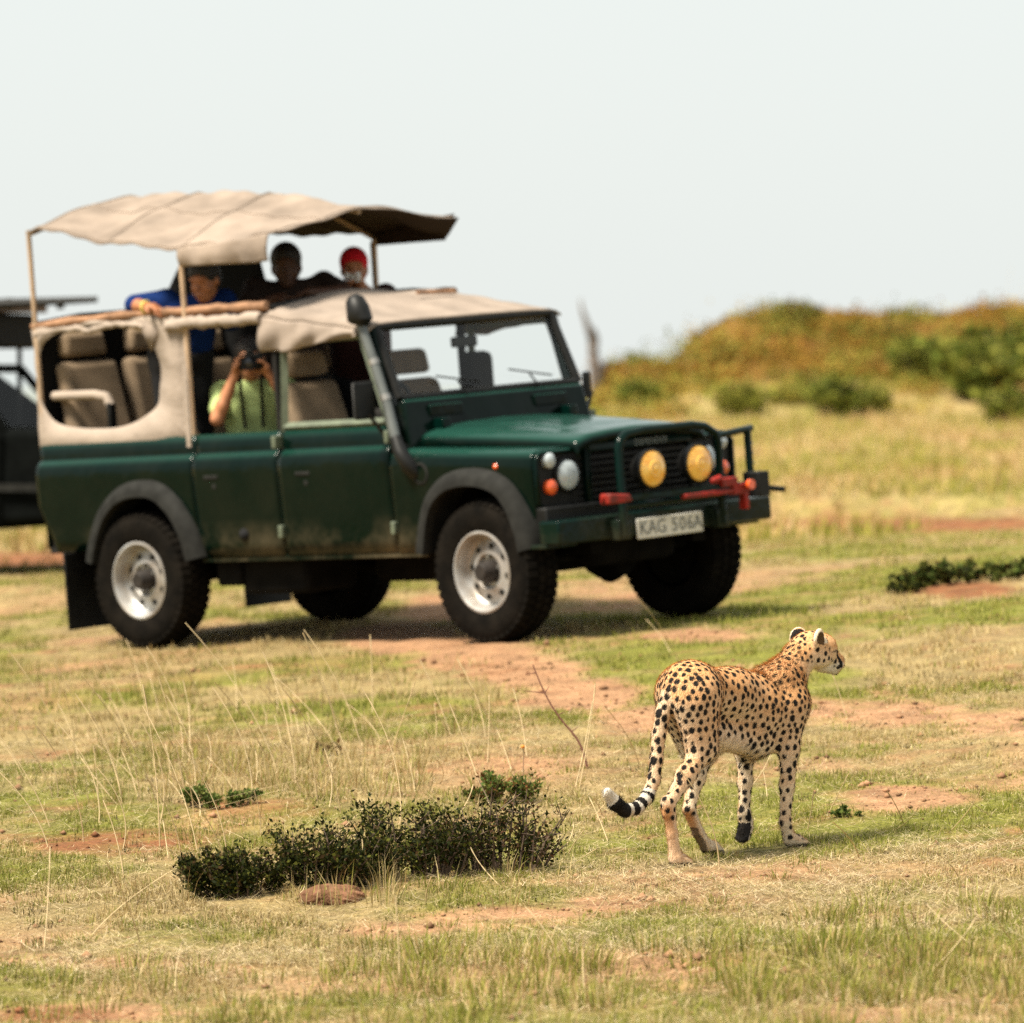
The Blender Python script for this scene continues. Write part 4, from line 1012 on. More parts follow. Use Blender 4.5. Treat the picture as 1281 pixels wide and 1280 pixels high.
# tail
tailp = [cpx(u, v, y) for u, v, y in ((852,845,0),(838,868,.01),(829,893,.015),(824,920,.02),(821,950,.02),(818,975,.02),(810,997,.02),(797,1011,.02),(782,1014,.02),(769,1004,.02),(760,991,.02))]
B.chain(tailp, [.042,.034,.028,.026,.024,.024,.024,.024,.025,.025,.017], .012)
# belly line and flank skin
B.cone(cpx(893, 918, .0), cpx(945, 928, 0), .052, .062, .05)
V, F = B.mesh(); N = vnormals(V, F)
nv = len(V)
# ------------- coat
tan, cream, orange, white, black = C3(.60,.330,.145), C3(.72,.585,.42), C3(.47,.205,.060), C3(.66,.60,.50), C3(.012,.010,.009)
gl = np.interp(V[:, 2], [0, .25, .5, .8], [.62, .55, .05, 0])           # paler on lower legs
down = np.clip(-N[:, 2] * 1.0 + .15, 0, 1)
w = np.clip(down * 1.25 + gl + np.clip(N[:,1]*np.where(V[:,1]<0,1,-1),0,1)*(V[:,2]<.42)*.7 + (fbm(V[:,0]*9+V[:,1]*5, V[:,2]*9, 5) - .5) * .5, 0, 1)
belly = np.clip((np.interp(V[:,0], [-.25,-.05,.1,.25], [.53,.52,.46,.42]) - V[:, 2]) * 9, 0, 1) * np.clip((V[:,2] - .30) * 8, 0, 1) * np.clip((.115 - np.abs(V[:, 1])) * 30, 0, 1) * (V[:,0] > -.24) * (V[:,0] < .24)
w = np.maximum(w, belly * .95)
inner = np.clip(-N[:, 1] * np.sign(-V[:, 1]) , 0, 1) * 0
side = np.clip((.62 - V[:, 2]) * 3.0, 0, .55); w = np.maximum(w, side * (V[:, 2] > .4))
col = tan * (1 - w[:, None]) + cream * w[:, None]
col = col * (1 - belly[:, None] * .9) + white * 1.28 * belly[:, None] * .9
def near_seg(a, b):
    a = np.array(a); b = np.array(b); ab = b - a; t = np.clip((V - a) @ ab / (ab @ ab), 0, 1)
    return np.linalg.norm(V - a - t[:, None] * ab, axis=1), t
# tail axis coordinate
tl = np.full(nv, -1.0); dmin = np.full(nv, 9.); cum = 0
for i in range(len(tailp) - 1):
    d, t = near_seg(tailp[i], tailp[i+1]); L = np.linalg.norm(tailp[i+1] - tailp[i])
    m = d < dmin; dmin[m] = d[m]; tl[m] = cum + t[m] * L; cum += L
tlen = cum; tail = (dmin < .045) & ((tl > .09) | (V[:, 0] < -.42)) & (V[:, 0] < np.minimum(-.30, 0)) & (tl > .05)
leg_l = np.linalg.norm(V[:, :2] - rh_hock[:2], axis=1) < .12
hind_low = (V[:, 2] < .27) & ~tail
# poisson disk spots
hd_d = np.linalg.norm(V - hc, axis=1)
spacing = np.full(nv, .0272)
spacing[(V[:, 2] < .42)] = .030
spacing[(V[:, 0] > .12) & (V[:, 2] > .45)] = .0248
spacing[hd_d < .16] = .021
spacing[hd_d < .085] = .026
spacing[tail] = .030
order = rng.permutation(nv); cell = {}; spots = []; gsz = .036
for i in order:
    p = V[i]; r = spacing[i]; c = tuple((p // gsz).astype(int)); ok = True
    for dx in (-1, 0, 1):
        for dy in (-1, 0, 1):
            for dz in (-1, 0, 1):
                for q in cell.get((c[0]+dx, c[1]+dy, c[2]+dz), ()):
                    if (V[q][0]-p[0])**2 + (V[q][1]-p[1])**2 + (V[q][2]-p[2])**2 < r*r: ok = False; break
                if not ok: break
            if not ok: break
        if not ok: break
    if ok: cell.setdefault(c, []).append(i); spots.append(i)
    if len(spots) > 4000: break
kd = kdtree.KDTree(len(spots))
for k, i in enumerate(spots): kd.insert(V[i], k)
kd.balance()
srad = np.array([spacing[i] * rng.uniform(.31, .43) * (1.12 if tail[i] else 1) for i in spots])
sang = rng.uniform(.8, 1.25, len(spots))
sd = np.zeros(nv); wob = .72 + .56 * fbm(V[:, 0] * 75 + V[:, 1] * 40, V[:, 2] * 75 + V[:, 1] * 55, 19, 2)
for i in range(nv):
    best = -1
    for (co, k, d) in kd.find_n(V[i], 2):
        dv = V[i] - V[spots[k]]
        dd = math.sqrt(dv[0]**2 * (1.15 if V[i][2] > .3 else 1.3) + dv[1]**2 + dv[2]**2 * (.66 if V[i][2] > .3 else .75)) * sang[k] * wob[i]
        best = max(best, srad[k] - dd)
    sd[i] = best
sp = np.clip(sd / .0019 + .5, 0, 1)
# no spots: belly, throat, soles, faces of the lower hind legs, most of the forehead
nos = np.zeros(nv)
nos = np.maximum(nos, belly * np.clip((.095 - np.abs(V[:,1])) * 40, 0, 1) * (V[:,0] < .06))
nos = np.maximum(nos, np.clip((.19 - V[:, 2]) * 20, 0, 1) * (V[:, 0] < .05) * ~tail)
nos = np.maximum(nos, np.clip((.075 - V[:, 2]) * 20, 0, 1) * (V[:, 0] > .05) * (V[:, 2] < .1))
loc = (V - hc) @ HR / HS
face = hd_d < .15
nos = np.maximum(nos, face * np.clip((loc[:, 0] - .015) * 30, 0, 1) * (loc[:, 2] > -.02) * .9)
nos = np.maximum(nos, face * np.clip((-.035 - loc[:, 2]) * 40, 0, 1) * .8)
nos[tail] = 0
sp = sp * (1 - np.clip((nos - .4) * 5, 0, 1))
# tail rings and tip
q = (tlen - tl)
ring = tail & (((q > .045) & (q < .135)) | ((q > .158) & (q < .19)) | ((q > .212) & (q < .238)) | ((q > .262) & (q < .284)))
sp = np.where(tail & (q < .30), 0, sp)
col[tail & (q < .30)] = white * .92
tw = tail & (q >= .30); col[tw] = (cream * .6 + tan * .4)
sp = np.maximum(sp, ring * 1.0)
col[tail & (q < .045)] = white
# orange backs of the hind feet
for hk, ft in ((rh_hock, rh_foot), (lh_hock, lh_foot)):
    d, t = near_seg(hk, ft); m = (d < .045) & (V[:, 2] < hk[2] + .005)
    k = np.clip(-N[:, 0] * 1.3 + .25, 0, 1) * np.clip(1.15 - t, .10, 1) * m * np.clip((hk[2] + .02 - V[:, 2]) * 28, 0, 1) * .85
    col = col * (1 - k[:, None]) + orange * k[:, None]
# dark soles
def dark(m, k=1.0):
    global col
    mm = np.clip(m.astype(float) * k, 0, 1)[:, None]; col = col * (1 - mm) + black * 1.4 * mm
d, t = near_seg(lf_palm + np.array([-.008,0,-.012]), lf_toe)
dark((d < .05) & (N[:, 0] < -.15) & (V[:, 2] < lf_wr[2] - .035) & (np.abs(V[:,1] - .072) < .05))
dark((np.linalg.norm(V - (lf_wr + np.array([0,-.02,-.01])), axis=1) < .016))
for ft in (lh_foot, rh_foot, rf_foot):
    dark((np.linalg.norm((V - ft)[:, :2], axis=1) < .075) & (V[:, 2] < ft[2] + .016) & (N[:, 0] < .3), .9)
d, t = near_seg(lerp(lh_hock, lh_foot, .45) + np.array([-.02,0,0]), lh_foot + np.array([-.02,0,.02])); dark((d < .020) & (N[:, 0] < -.1), .75)
# head: white muzzle and chin, tear line, nose, ear backs
k = np.clip((loc[:, 0] - .045) * 30, 0, 1) * np.clip((-.024 - loc[:, 2]) * 60, 0, 1) * face; col = col*(1-k[:,None]) + white*k[:,None]
k = face * np.clip((-.038 - loc[:, 2]) * 45, 0, 1) * np.clip((loc[:, 0] - .005) * 30, .12, 1); col = col*(1-k[:,None]) + white*.95*k[:,None]
thr, t = near_seg(neck + np.array([.07,-.02,-.02]), hp(.0,-.03,-.045)); k = np.clip((.080 - thr) * 9, 0, .34); col = col*(1-k[:,None]) + (white*.6+cream*.4)*k[:,None]
for sgn in (1, -1):
    d, t = near_seg(hp(.080, sgn*.036, .0), hp(.112, sgn*.030, -.034)); dark(d < .0075)
    d, t = near_seg(hp(.112, sgn*.030, -.034), hp(.104, sgn*.026, -.050)); dark(d < .008)
    dark(np.linalg.norm(V - hp(.079, sgn*.037, .003), axis=1) < .010)
    d, t = near_seg(hp(.072, sgn*.045, .006), hp(.02, sgn*.062, -.012)); dark(d < .0045, .8)
    e = hp(-.022, sgn*.062, .024) + hz_*.012
    op = hx*.45 + hy*sgn*.89; le = (V - e); lo = le @ op; lz = le @ hz_; ear = (np.linalg.norm(le, axis=1) < .050) & (lz > -.028)
    rr_ = np.sqrt(np.maximum((le**2).sum(1) - lo**2, 0))
    back = ear & (lo < .0) & (lo > -.020) & (rr_ < .036); col[back & (lz > -.012)] = black * 1.3; sp[ear] = 0
    rim = ear & (rr_ > .030) & (lo > -.006) & (lz > -.012); col[rim] = cream
    inn = ear & (lo >= .0) & (rr_ <= .030) & (lz > -.02); col[inn] = tan * .18 + black * .3  # ear hollow painted dark, standing in for the shade of a deeper cup
dark(np.linalg.norm(V - hp(.134, 0, -.020), axis=1) < .016)
d, t = near_seg(hp(.132,0,-.046), hp(.095,-.03,-.052)); dark(d < .005, .9)
col = col * (1 - sp[:, None]) + black * sp[:, None]
me = arrays_mesh('cheetah', V, F, None, col)
m_coat = attr_mat('cheetah coat', .8, 0, .18, noise=.12, nscale=140)
cheetah = link_mesh('cheetah', me, m_coat); cheetah.matrix_world = ch_mat
tag(cheetah, 'spotted cheetah walking away across the grass with head turned right and curled tail', 'cheetah')
# short fur standing off the coat
nf = 120000
fi = rng.integers(0, nv, nf)
flow = np.array([-.75, 0, -.45]); fl = flow - N[fi] * (N[fi] @ flow)[:, None]; fl /= np.linalg.norm(fl, axis=1, keepdims=True) + 1e-6
fl += rng.normal(0, .25, (nf, 3))
Lf = np.full(nf, .0085) * rng.uniform(.6, 1.5, nf)
mane = (np.linalg.norm(V[fi] - (hump + np.array([.02,0,.02])), axis=1) < .14) & (N[fi][:, 2] > .3); Lf[mane] *= 2.6
Lf[(belly[fi] > .3)] *= 2.0; Lf[face[fi]] *= .55; Lf[tail[fi] & (q[fi] < .1)] *= 1.6
P = V[fi] + rng.normal(0, .0018, (nf, 3)); dirv = fl * .9 + N[fi] * np.where(mane, .55, .34)[:, None]; dirv /= np.linalg.norm(dirv, axis=1, keepdims=True)
sd_ = np.cross(dirv, N[fi]); sd_ /= np.linalg.norm(sd_, axis=1, keepdims=True) + 1e-6
FV = np.stack([P - sd_ * .0009, P + sd_ * .0009, P + dirv * Lf[:, None]], 1).reshape(-1, 3)
fc = col[fi] * rng.uniform(.8, 1.2, (nf, 1)); FC = np.repeat(fc, 3, 0)
me = arrays_mesh('fur', FV, None, np.arange(nf * 3).reshape(-1, 3), FC)
fur = link_mesh('fur', me, m_coat, cheetah); fur['kind'] = 'stuff'
# ---------------------------------------------------------------- people in the truck (truck coordinates)
def skin(name, c): return mat(name, c, .55, var=.12, scale=25, spec=.4)
SK = skin('tanned skin', (.44,.19,.095)); SK2 = skin('brown skin', (.07,.030,.016)); SK3 = skin('orange-brown skin', (.34,.135,.060))  # each skin is one base tone with slight random mottling
def cloth(name, c): return mat(name, c, .9, var=.15, scale=14, bump=.35, bscale=18, spec=.15)
CL = dict(lime=cloth('pale green shirt', (.42,.52,.21)), blue=cloth('blue shirt', (.004,.020,.10)), dark=cloth('dark brown top', (.028,.018,.014)), black=cloth('black trousers', (.012,.012,.013)), maroon=cloth('dark red brown top', (.028,.010,.008)))
HAIR = mat('black hair', (.012,.009,.008), .6, var=.3, scale=60, bump=.6, bscale=70)
SCARF = cloth('red headscarf', (.52,.012,.022))
VIEW = Vector((.6982, -.7157, 0)).normalized()        # towards the photographer, in truck coordinates
def frame(fwd):
    f = Vector(fwd); f.z = 0; f.normalize(); return np.array(f), np.array((-f.y, f.x, 0)), np.array((0, 0, 1.))
def hand(B, wrist, d, palm, s=1.0, curl=.6):
    """five bent fingers: d the pointing direction, palm the way the palm faces"""
    d = np.array(d, float); d /= np.linalg.norm(d); palm = np.array(palm, float); palm -= d * (palm @ d); palm /= np.linalg.norm(palm)
    sd = np.cross(d, palm); w = np.array(wrist, float)
    B.cone(w, w + d*.045*s, .024*s, .030*s, .01); B.cone(w + sd*.022*s + d*.05*s, w - sd*.022*s + d*.05*s, .020*s, .020*s, .012)
    for k, (o, L) in enumerate(((-.032,.068),(-.011,.080),(.011,.076),(.032,.060))):
        a = w + d*.072*s + sd*o*s; b = a + (d*math.cos(curl*.6) + palm*math.sin(curl*.6))*L*.5*s; c = b + (d*math.cos(curl*1.9) + palm*math.sin(curl*1.9))*L*.5*s
        B.cone(w + d*.05*s + sd*o*.8*s, a, .0125*s, .0105*s, .004); B.cone(a, b, .0105*s, .0095*s, .003); B.cone(b, c, .0095*s, .008*s, .003)
    a = w + d*.02*s - sd*.030*s; b = a + (d*.6 - sd*.6 + palm*.4)*.045*s; B.cone(a, b, .014*s, .012*s, .006); B.cone(b, b + (d*.9 + palm*.4)*.032*s, .012*s, .009*s, .004)
def head(B, H, c, fwd, tilt=0, s=1.0):
    """skull, jaw, nose, brow, ears; H is the hair body"""
    f, l, u = frame(fwd); f = f*math.cos(tilt) + u*math.sin(tilt); u = np.cross(f, l)*1.0; R = np.stack([f, l, u], 1)
    P = lambda a, b, q: np.array(c) + R @ (np.array([a, b, q]) * s)
    B.ell(P(-.012,0,.025), (.094*s,.074*s,.088*s), R, .02); B.ell(P(.018,0,-.045), (.066*s,.058*s,.072*s), R, .03)
    B.cone(P(.062,0,-.088), P(.045,0,-.092), .026*s, .028*s, .03)
    B.cone(P(.080,0,.012), P(.100,0,-.022), .012*s, .016*s, .012); B.ell(P(.074,0,.030), (.022*s,.058*s,.014*s), R, .02)
    for sg in (1, -1):
        B.ell(P(-.012, sg*.076, -.008), (.020*s,.010*s,.030*s), R, .008); B.ell(P(.078, sg*.030, .010), (.012*s,.015*s,.010*s), R, .004, cut=True); B.ell(P(.072, sg*.030, .010), (.012*s,.013*s,.011*s), R, .003)
        B.ell(P(.052, sg*.040, -.030), (.026*s,.022*s,.026*s), R, .02)
    B.ell(P(.084,0,-.058), (.014*s,.026*s,.007*s), R, .006); B.ell(P(.082,0,-.068), (.014*s,.022*s,.008*s), R, .006)
    if H is not None:
        H.ell(P(-.020,0,.048), (.108*s,.088*s,.094*s), R, .02); H.ell(P(-.055,0,-.005), (.070*s,.080*s,.085*s), R, .02)
        H.ell(P(.095,0,-.040), (.065*s,.085*s,.095*s), R, .012, cut=True)
    return P
def finish(root, name, B, m, h=None):
    V, F = B.mesh(); me = arrays_mesh(name, V, F); o = link_mesh(name, me, m, root)
    return o
LO, HI = (-.55, -.98, .5), (1.3, .95, 2.42)
def bodies(c, hgt=(.55, 2.42), h=.009, r=.62):
    lo = (c[0]-r, c[1]-r, hgt[0]); hi = (c[0]+r, c[1]+r, hgt[1]); return Body(lo, hi, h)
def person(label, hips, chest_c, neck_c, head_c, fwd, shoulders, arms, top, legcol, skin_m, hair=True, standing=True, tilt=0, scarf=False, sleeve=.55, hands=None, hs=1.0, head_fwd=None, curl=.6):
    """one continuous skin body with shirt, trousers and hair as its children"""
    c = np.array(chest_c); B = bodies(c, h=.0085); S = bodies(c, h=.0095); L = bodies(c, h=.012); H = bodies(c, hgt=(head_c[2]-.3, head_c[2]+.3), h=.008, r=.4)
    f, l, u = frame(fwd)
    hips = np.array(hips); neck_c = np.array(neck_c)
    P = head(B, H if hair or scarf else None, head_c, head_fwd or fwd, tilt, hs)
    B.cone(neck_c - u*.03, P(-.02,0,-.06), .056, .052, .02)
    B.cone(hips, c, .085, .085, .04); B.cone(c, neck_c - u*.05, .08, .05, .04)
    S.cone(hips + l*.05, c + l*.07, .125, .118, .06); S.cone(hips - l*.05, c - l*.07, .125, .118, .06); S.cone(c + u*.02, neck_c - u*.060, .125, .082, .06)
    for sg, sh, arm in zip((1, -1), shoulders, arms):
        sh, el, wr = [np.array(q, float) for q in (sh, *arm[:2])]
        B.cone(c + l*sg*.06 + u*.05, sh, .055, .050, .03); B.chain([sh, lerp(sh, el, .4), el], [.056, .050, .040], .02); B.chain([el, lerp(el, wr, .3), wr], [.040, .040, .027], .015)
        hand(B, wr, arm[2], arm[3], 1.0, curl)
        S.cone(c + l*sg*.06 + u*.04, sh, .09, .068, .05); e2 = lerp(sh, el, min(1, sleeve)); S.cone(sh, e2, .068, .062 if sleeve <= 1 else .054, .02)
        if sleeve > 1: S.cone(el, lerp(el, wr, sleeve - 1), .054, .042, .02)
    for sg in (1, -1):
        hp_ = hips + l*sg*.09
        if standing: kn = hp_ - u*.42 + f*.03; an = hp_ - u*.84; 
        else: kn = hp_ + f*.40 + u*.02; an = kn - u*.40 + f*.04
        an[2] = max(an[2], .63); kn[2] = max(kn[2], .70)
        L.cone(hp_, kn, .098, .070, .05); L.cone(kn, an, .068, .050, .02); L.cone(an, an + f*.12 - u*.01, .045, .038, .01)
        B.cone(hp_, kn, .08, .05, .05); B.cone(kn, an, .05, .035, .02)
    L.cone(hips + l*.05, hips - l*.05, .132, .132, .05)
    V, F = B.mesh(); me = arrays_mesh('person', V, F); o = link_mesh('person', me, skin_m); o.matrix_world = TRUCK_M
    tag(o, label, 'person', 'people riding in the safari truck')
    finish(o, 'shirt', S, top); finish(o, 'trousers', L, legcol)
    if hair or scarf: finish(o, 'headscarf' if scarf else 'hair', H, SCARF if scarf else HAIR)
    return o, P
f0, l0, u0 = frame(VIEW)
W = lambda base, a, b, c: np.array(base, float) + f0*a + l0*b + u0*c     # a towards the photographer, b to the right in the picture, c up
# photographer in the pale green shirt, seated by the open rear door
A = (.62, -.42, 0)
ga = person('person in pale green shirt holding a black camera to the face',
    W(A,-.10,.01,1.02), W(A,-.02,.01,1.33), W(A,.0,.01,1.50), W(A,.03,.0,1.615), VIEW,
    (W(A,-.02,.185,1.43), W(A,-.02,-.175,1.43)),
    ((W(A,.12,.235,1.285), W(A,.17,.115,1.515), (.1*f0[0]-l0[0]*.5, .1*f0[1]-l0[1]*.5, .85), (-l0[0]*.7+f0[0]*.4, -l0[1]*.7+f0[1]*.4, 0)),
     (W(A,.14,-.205,1.29), W(A,.18,-.085,1.535), (l0[0]*.35, l0[1]*.35, .9), (l0[0]*.8+f0[0]*.3, l0[1]*.8+f0[1]*.3, 0))),
    CL['lime'], CL['black'], SK, standing=False, sleeve=.62)
# camera with long lens, strap round the neck
cm = MB(); cc = W(A,.185,.01,1.60)
def cam_box(m, a0, a1, b0, b1, c0, c1):
    p = [cc + f0*a + l0*b + u0*c for c in (c0, c1) for a, b in ((a0,b0),(a1,b0),(a1,b1),(a0,b1))]; m.hexa(p)
cam_box(cm, -.03, .03, -.07, .07, -.045, .05); cam_box(cm, -.02, .03, -.025, .025, .05, .075)
co = cm.build('camera_body', M['black'], None, bevel=.008); co.name = 'photo_camera'; co.matrix_world = TRUCK_M
tag(co, 'black camera with long lens held by the person in pale green', 'camera')
ln = MB(); ln.lathe([(.036,.03),(.040,.06),(.036,.10),(.044,.12),(.044,.17),(.038,.17),(.036,.15),(0,.15)], cc, f0, 24); ln.build('lens_barrel', M['black'], co)
MB().lathe([(.034,.155),(.02,.162),(0,.164)], cc, f0, 20).build('front_lens', mat('dark lens glass', (.01,.012,.02), .08, spec=.6), co)
st = MB()
for sg in (1, -1): st.tube([cc + l0*sg*.07, W(A,.14,sg*.06,1.47), W(A,.135,sg*.055,1.30), W(A,.13,sg*.05,1.22)], .010, 6)
st.build('camera_strap', M['black'], co); 
# person in blue leaning over the rail
Bp = (.33, -.50, 0)
gb = person('person in blue shirt leaning over the truck rail with one arm resting on it',
    np.array((.12,-.50,1.66)), np.array((.19,-.50,1.86)), W(Bp,-.03,-.01,2.00), W(Bp,.03,.03,2.085), VIEW,
    (W(Bp,-.11,.13,1.96), W(Bp,-.07,-.20,1.985)),
    ((W(Bp,-.05,.16,1.84), W(Bp,.06,.02,1.90), (-l0[0]+f0[0]*.3, -l0[1]+f0[1]*.3, -.1), (0,0,-1)),
     (np.array((.0,-.72,1.975)), np.array((.17,-.765,1.955)), (1,-.05,-.1), (0,-.2,-1))),
    CL['blue'], CL['black'], SK3, sleeve=.98, tilt=-.25, head_fwd=tuple(f0*.9 - l0*.45))
wb = MB().tube([np.array((.145,-.762,1.958)) + np.array((.0,.034*math.cos(q),.034*math.sin(q))) for q in [2*math.pi*k/16 for k in range(16)]], .009, 6, closed=True).build('wristwatch', mat('yellow wrist band', (.62,.50,.12), .5), None)
wb.matrix_world = TRUCK_M; tag(wb, 'yellow band watch on the wrist resting on the truck rail', 'watch')
# dark-haired person standing in the middle
Cc_ = (.45, .10, 0)
gc = person('person with short black hair and dark top standing under the canopy',
    W(Cc_,-.05,0,1.45), W(Cc_,.0,0,1.90), W(Cc_,.0,0,2.045), W(Cc_,.03,-.01,2.128), VIEW,
    (W(Cc_,0,.20,2.02), W(Cc_,0,-.20,2.02)),
    ((W(Cc_,.18,.33,1.955), W(Cc_,.26,.16,1.97), (-l0[0]+.3*f0[0], -l0[1]+.3*f0[1], .1), (0,0,-1)),
     (W(Cc_,.15,-.27,1.90), W(Cc_,.28,-.08,1.95), (l0[0], l0[1], .1), (0,0,-1))),
    CL['dark'], CL['black'], SK2, sleeve=.7, hs=1.06)
# person in a red headscarf taking a picture
D = (.62, .47, 0)
gd = person('person in red headscarf raising a small white camera under the canopy',
    W(D,-.08,0,1.42), W(D,-.02,0,1.78), W(D,.0,0,1.95), W(D,.03,0,2.085), VIEW,
    (W(D,-.02,.17,1.92), W(D,-.02,-.17,1.92)),
    ((W(D,.14,.16,1.86), W(D,.19,.045,1.98), (-l0[0]*.4, -l0[1]*.4, .9), (-l0[0], -l0[1], 0)),
     (W(D,.14,-.16,1.86), W(D,.19,-.06,1.97), (l0[0]*.4, l0[1]*.4, .9), (l0[0], l0[1], 0))),
    CL['maroon'], CL['black'], SK3, hair=False, scarf=True, sleeve=.6, hs=.96)
cc = W(D,.215,-.005,2.04); cm = MB(); cam_box(cm, -.015, .015, -.045, .045, -.028, .028)
co = cm.build('compact_camera', mat('white plastic', (.72,.72,.70), .4), None, bevel=.006); co.matrix_world = TRUCK_M
tag(co, 'small white compact camera held by the person in red headscarf', 'camera')
MB().lathe([(.022,.012),(.022,.03),(.016,.034),(0,.03)], cc, f0, 18).build('camera_lens', M['steel'], co)
# ---------------------------------------------------------------- second vehicle at the left edge
v2 = empty('dark_safari_vehicle', None, Matrix.Translation(Vector((-4.05, 44.5, float(terrain(-4.2, 44.5))))) @ Matrix.Rotation(math.radians(-14), 4, 'Z'))
tag(v2, 'dark open safari vehicle cut off by the left edge, behind the green truck', 'safari vehicle')
M['v2'] = mat('very dark matt paint', (.003, .0036, .0034), .85, var=.3, spec=.03)
vb = MB()
sec = [(.0,.34),(.80,.34),(.86,.42),(.87,.70),(.86,1.0),(.82,1.10),(.76,1.14)]
def vsec(x, top): return [(x, s_*y, min(z, top)) for s_ in (-1,) for y, z in sec]
b = MB(); b.box(-4.0, .30, -.86, .86, .36, 1.12); vbody = b.build('body', M['v2'], v2, bevel=.05, segs=3)
b = MB(); b.hexa([(.25,-.84,.40),(1.85,-.82,.44),(1.85,.82,.44),(.25,.84,.40),(.25,-.82,1.16),(1.82,-.74,1.06),(1.82,.74,1.06),(.25,.82,1.16)]); b.build('bonnet', M['v2'], v2, bevel=.06, segs=3)
b = MB(); b.box(-3.9, 1.7, -.88, -.855, .66, .72); b.box(-3.9, 1.7, .855, .88, .66, .72); b.build('side_moulding', M['flare'], v2)
b = MB()
for s_ in (-1, 1): b.tube([(.30,s_*.78,1.14),(-.10,s_*.74,1.62)], .035, 8)
b.tube([(-.10,-.74,1.62),(-.10,.74,1.62)], .035, 8)
b.build('windscreen_frame', M['v2'], v2)
MB().add([(.29,-.76,1.16),(.29,.76,1.16),(-.09,.73,1.60),(-.09,-.73,1.60)], [(0,1,2,3)]).build('windscreen', M['glass'], v2, smooth=0)
for s_ in (-1, 1):
    MB().add([(x, s_*y, z) for y in (.82, .80) for x, z in ((-4.0,1.10),(.30,1.10),(.26,1.17),(-.36,1.60),(-4.0,1.60))], [(0,1,2,3,4),(9,8,7,6,5)]+[(k,(k+1)%5,5+(k+1)%5,5+k) for k in range(5)]).build('side_panel', M['v2'], v2)
b = MB().box(-3.6, .02, -.80, .80, 1.78, 2.06).build('canopy', M['darkcanvas'], v2, bevel=.04)
b = MB(); b.hexa([(-3.6,-.82,2.07),(.10,-.82,2.07),(.10,.82,2.07),(-3.6,.82,2.07),(-3.6,-.82,2.15),(.10,-.82,2.165),(.10,.82,2.165),(-3.6,.82,2.15)]); b.build('roof_board', mat('brown roof board', (.085,.05,.032), .8, var=.3), v2, bevel=.01)
b = MB(); b.tube([(.0,-.70,2.115),(1.02,-.70,2.155)], [.045,.024], 8); b.build('awning_pole', M['black'], v2)
for x in (.30, .72): MB().box(x-.03, x+.03, -.72, -.68, 2.08, 2.17).build('pole_clamp', M['black'], v2, bevel=.008)
for x in (-3.5, -1.9, -.12):
    for s_ in (-1, 1): MB().tube([(x, s_*.76, 1.1), (x, s_*.76, 1.8)], .022, 8).build('canopy_post', M['black'], v2)
for x in (-2.9, -1.9, -.9):
    for y in (-.4, .4):
        o = MB().hexa([(x,y-.24,.95),(x+.12,y-.24,.95),(x+.12,y+.24,.95),(x,y+.24,.95),(x-.12,y-.22,1.52),(x-.03,y-.22,1.52),(x-.03,y+.22,1.52),(x-.12,y+.22,1.52)]).build('seat', M['interior'], v2, bevel=.03)
for x in (-3.0, 1.15):
    for s_ in (-1, 1):
        t = MB(); t.lathe([(.20,-.09),(.25,-.115),(.33,-.115),(.375,-.09),(.385,0),(.375,.09),(.33,.115),(.25,.115),(.20,.09)], (x, s_*.74, .385), (0,1,0), 40); o = t.build('wheel', M['tyre'], v2)
        MB().lathe([(.205,.10),(.19,.06),(.12,.07),(.0,.07)], (x, s_*.74, .385), (0,s_,0), 30).build('rim', M['flare'], o)
for s_ in (-1, 1):
    MB().lathe([(.09,0),(.08,.02),(0,.03)], (1.84, s_*.58, .88), (1,0,0), 20).build('headlight', M['lamp'], v2)
MB().box(1.82, 1.98, -.84, .84, .42, .58).build('bumper', M['black'], v2, bevel=.02)
# ---------------------------------------------------------------- shrubs
m_leaf = attr_mat('shrub leaves', .7, .25, .08); m_twig = mat('shrub twigs', (.10, .065, .042), .85, var=.3, scale=30)
def leaves(P, L, W, cols):
    n = len(P); a = rng.normal(0, 1, (n, 3)); a[:, 2] = np.abs(a[:, 2]) * .7 + .15; a /= np.linalg.norm(a, axis=1, keepdims=True)
    b = np.cross(a, rng.normal(0, 1, (n, 3))); b /= np.linalg.norm(b, axis=1, keepdims=True)
    nrm = np.cross(a, b)
    l = L * rng.uniform(.4, 1.6, n); w = W * rng.uniform(.5, 1.5, n)
    V = np.stack([P, P + a*(l*.5)[:,None] + b*w[:,None], P + a*l[:,None] + nrm*(l*.12)[:,None], P + a*(l*.5)[:,None] - b*w[:,None]], 1).reshape(-1, 3)
    return V, np.arange(n*4).reshape(-1, 4), np.repeat(cols, 4, 0)
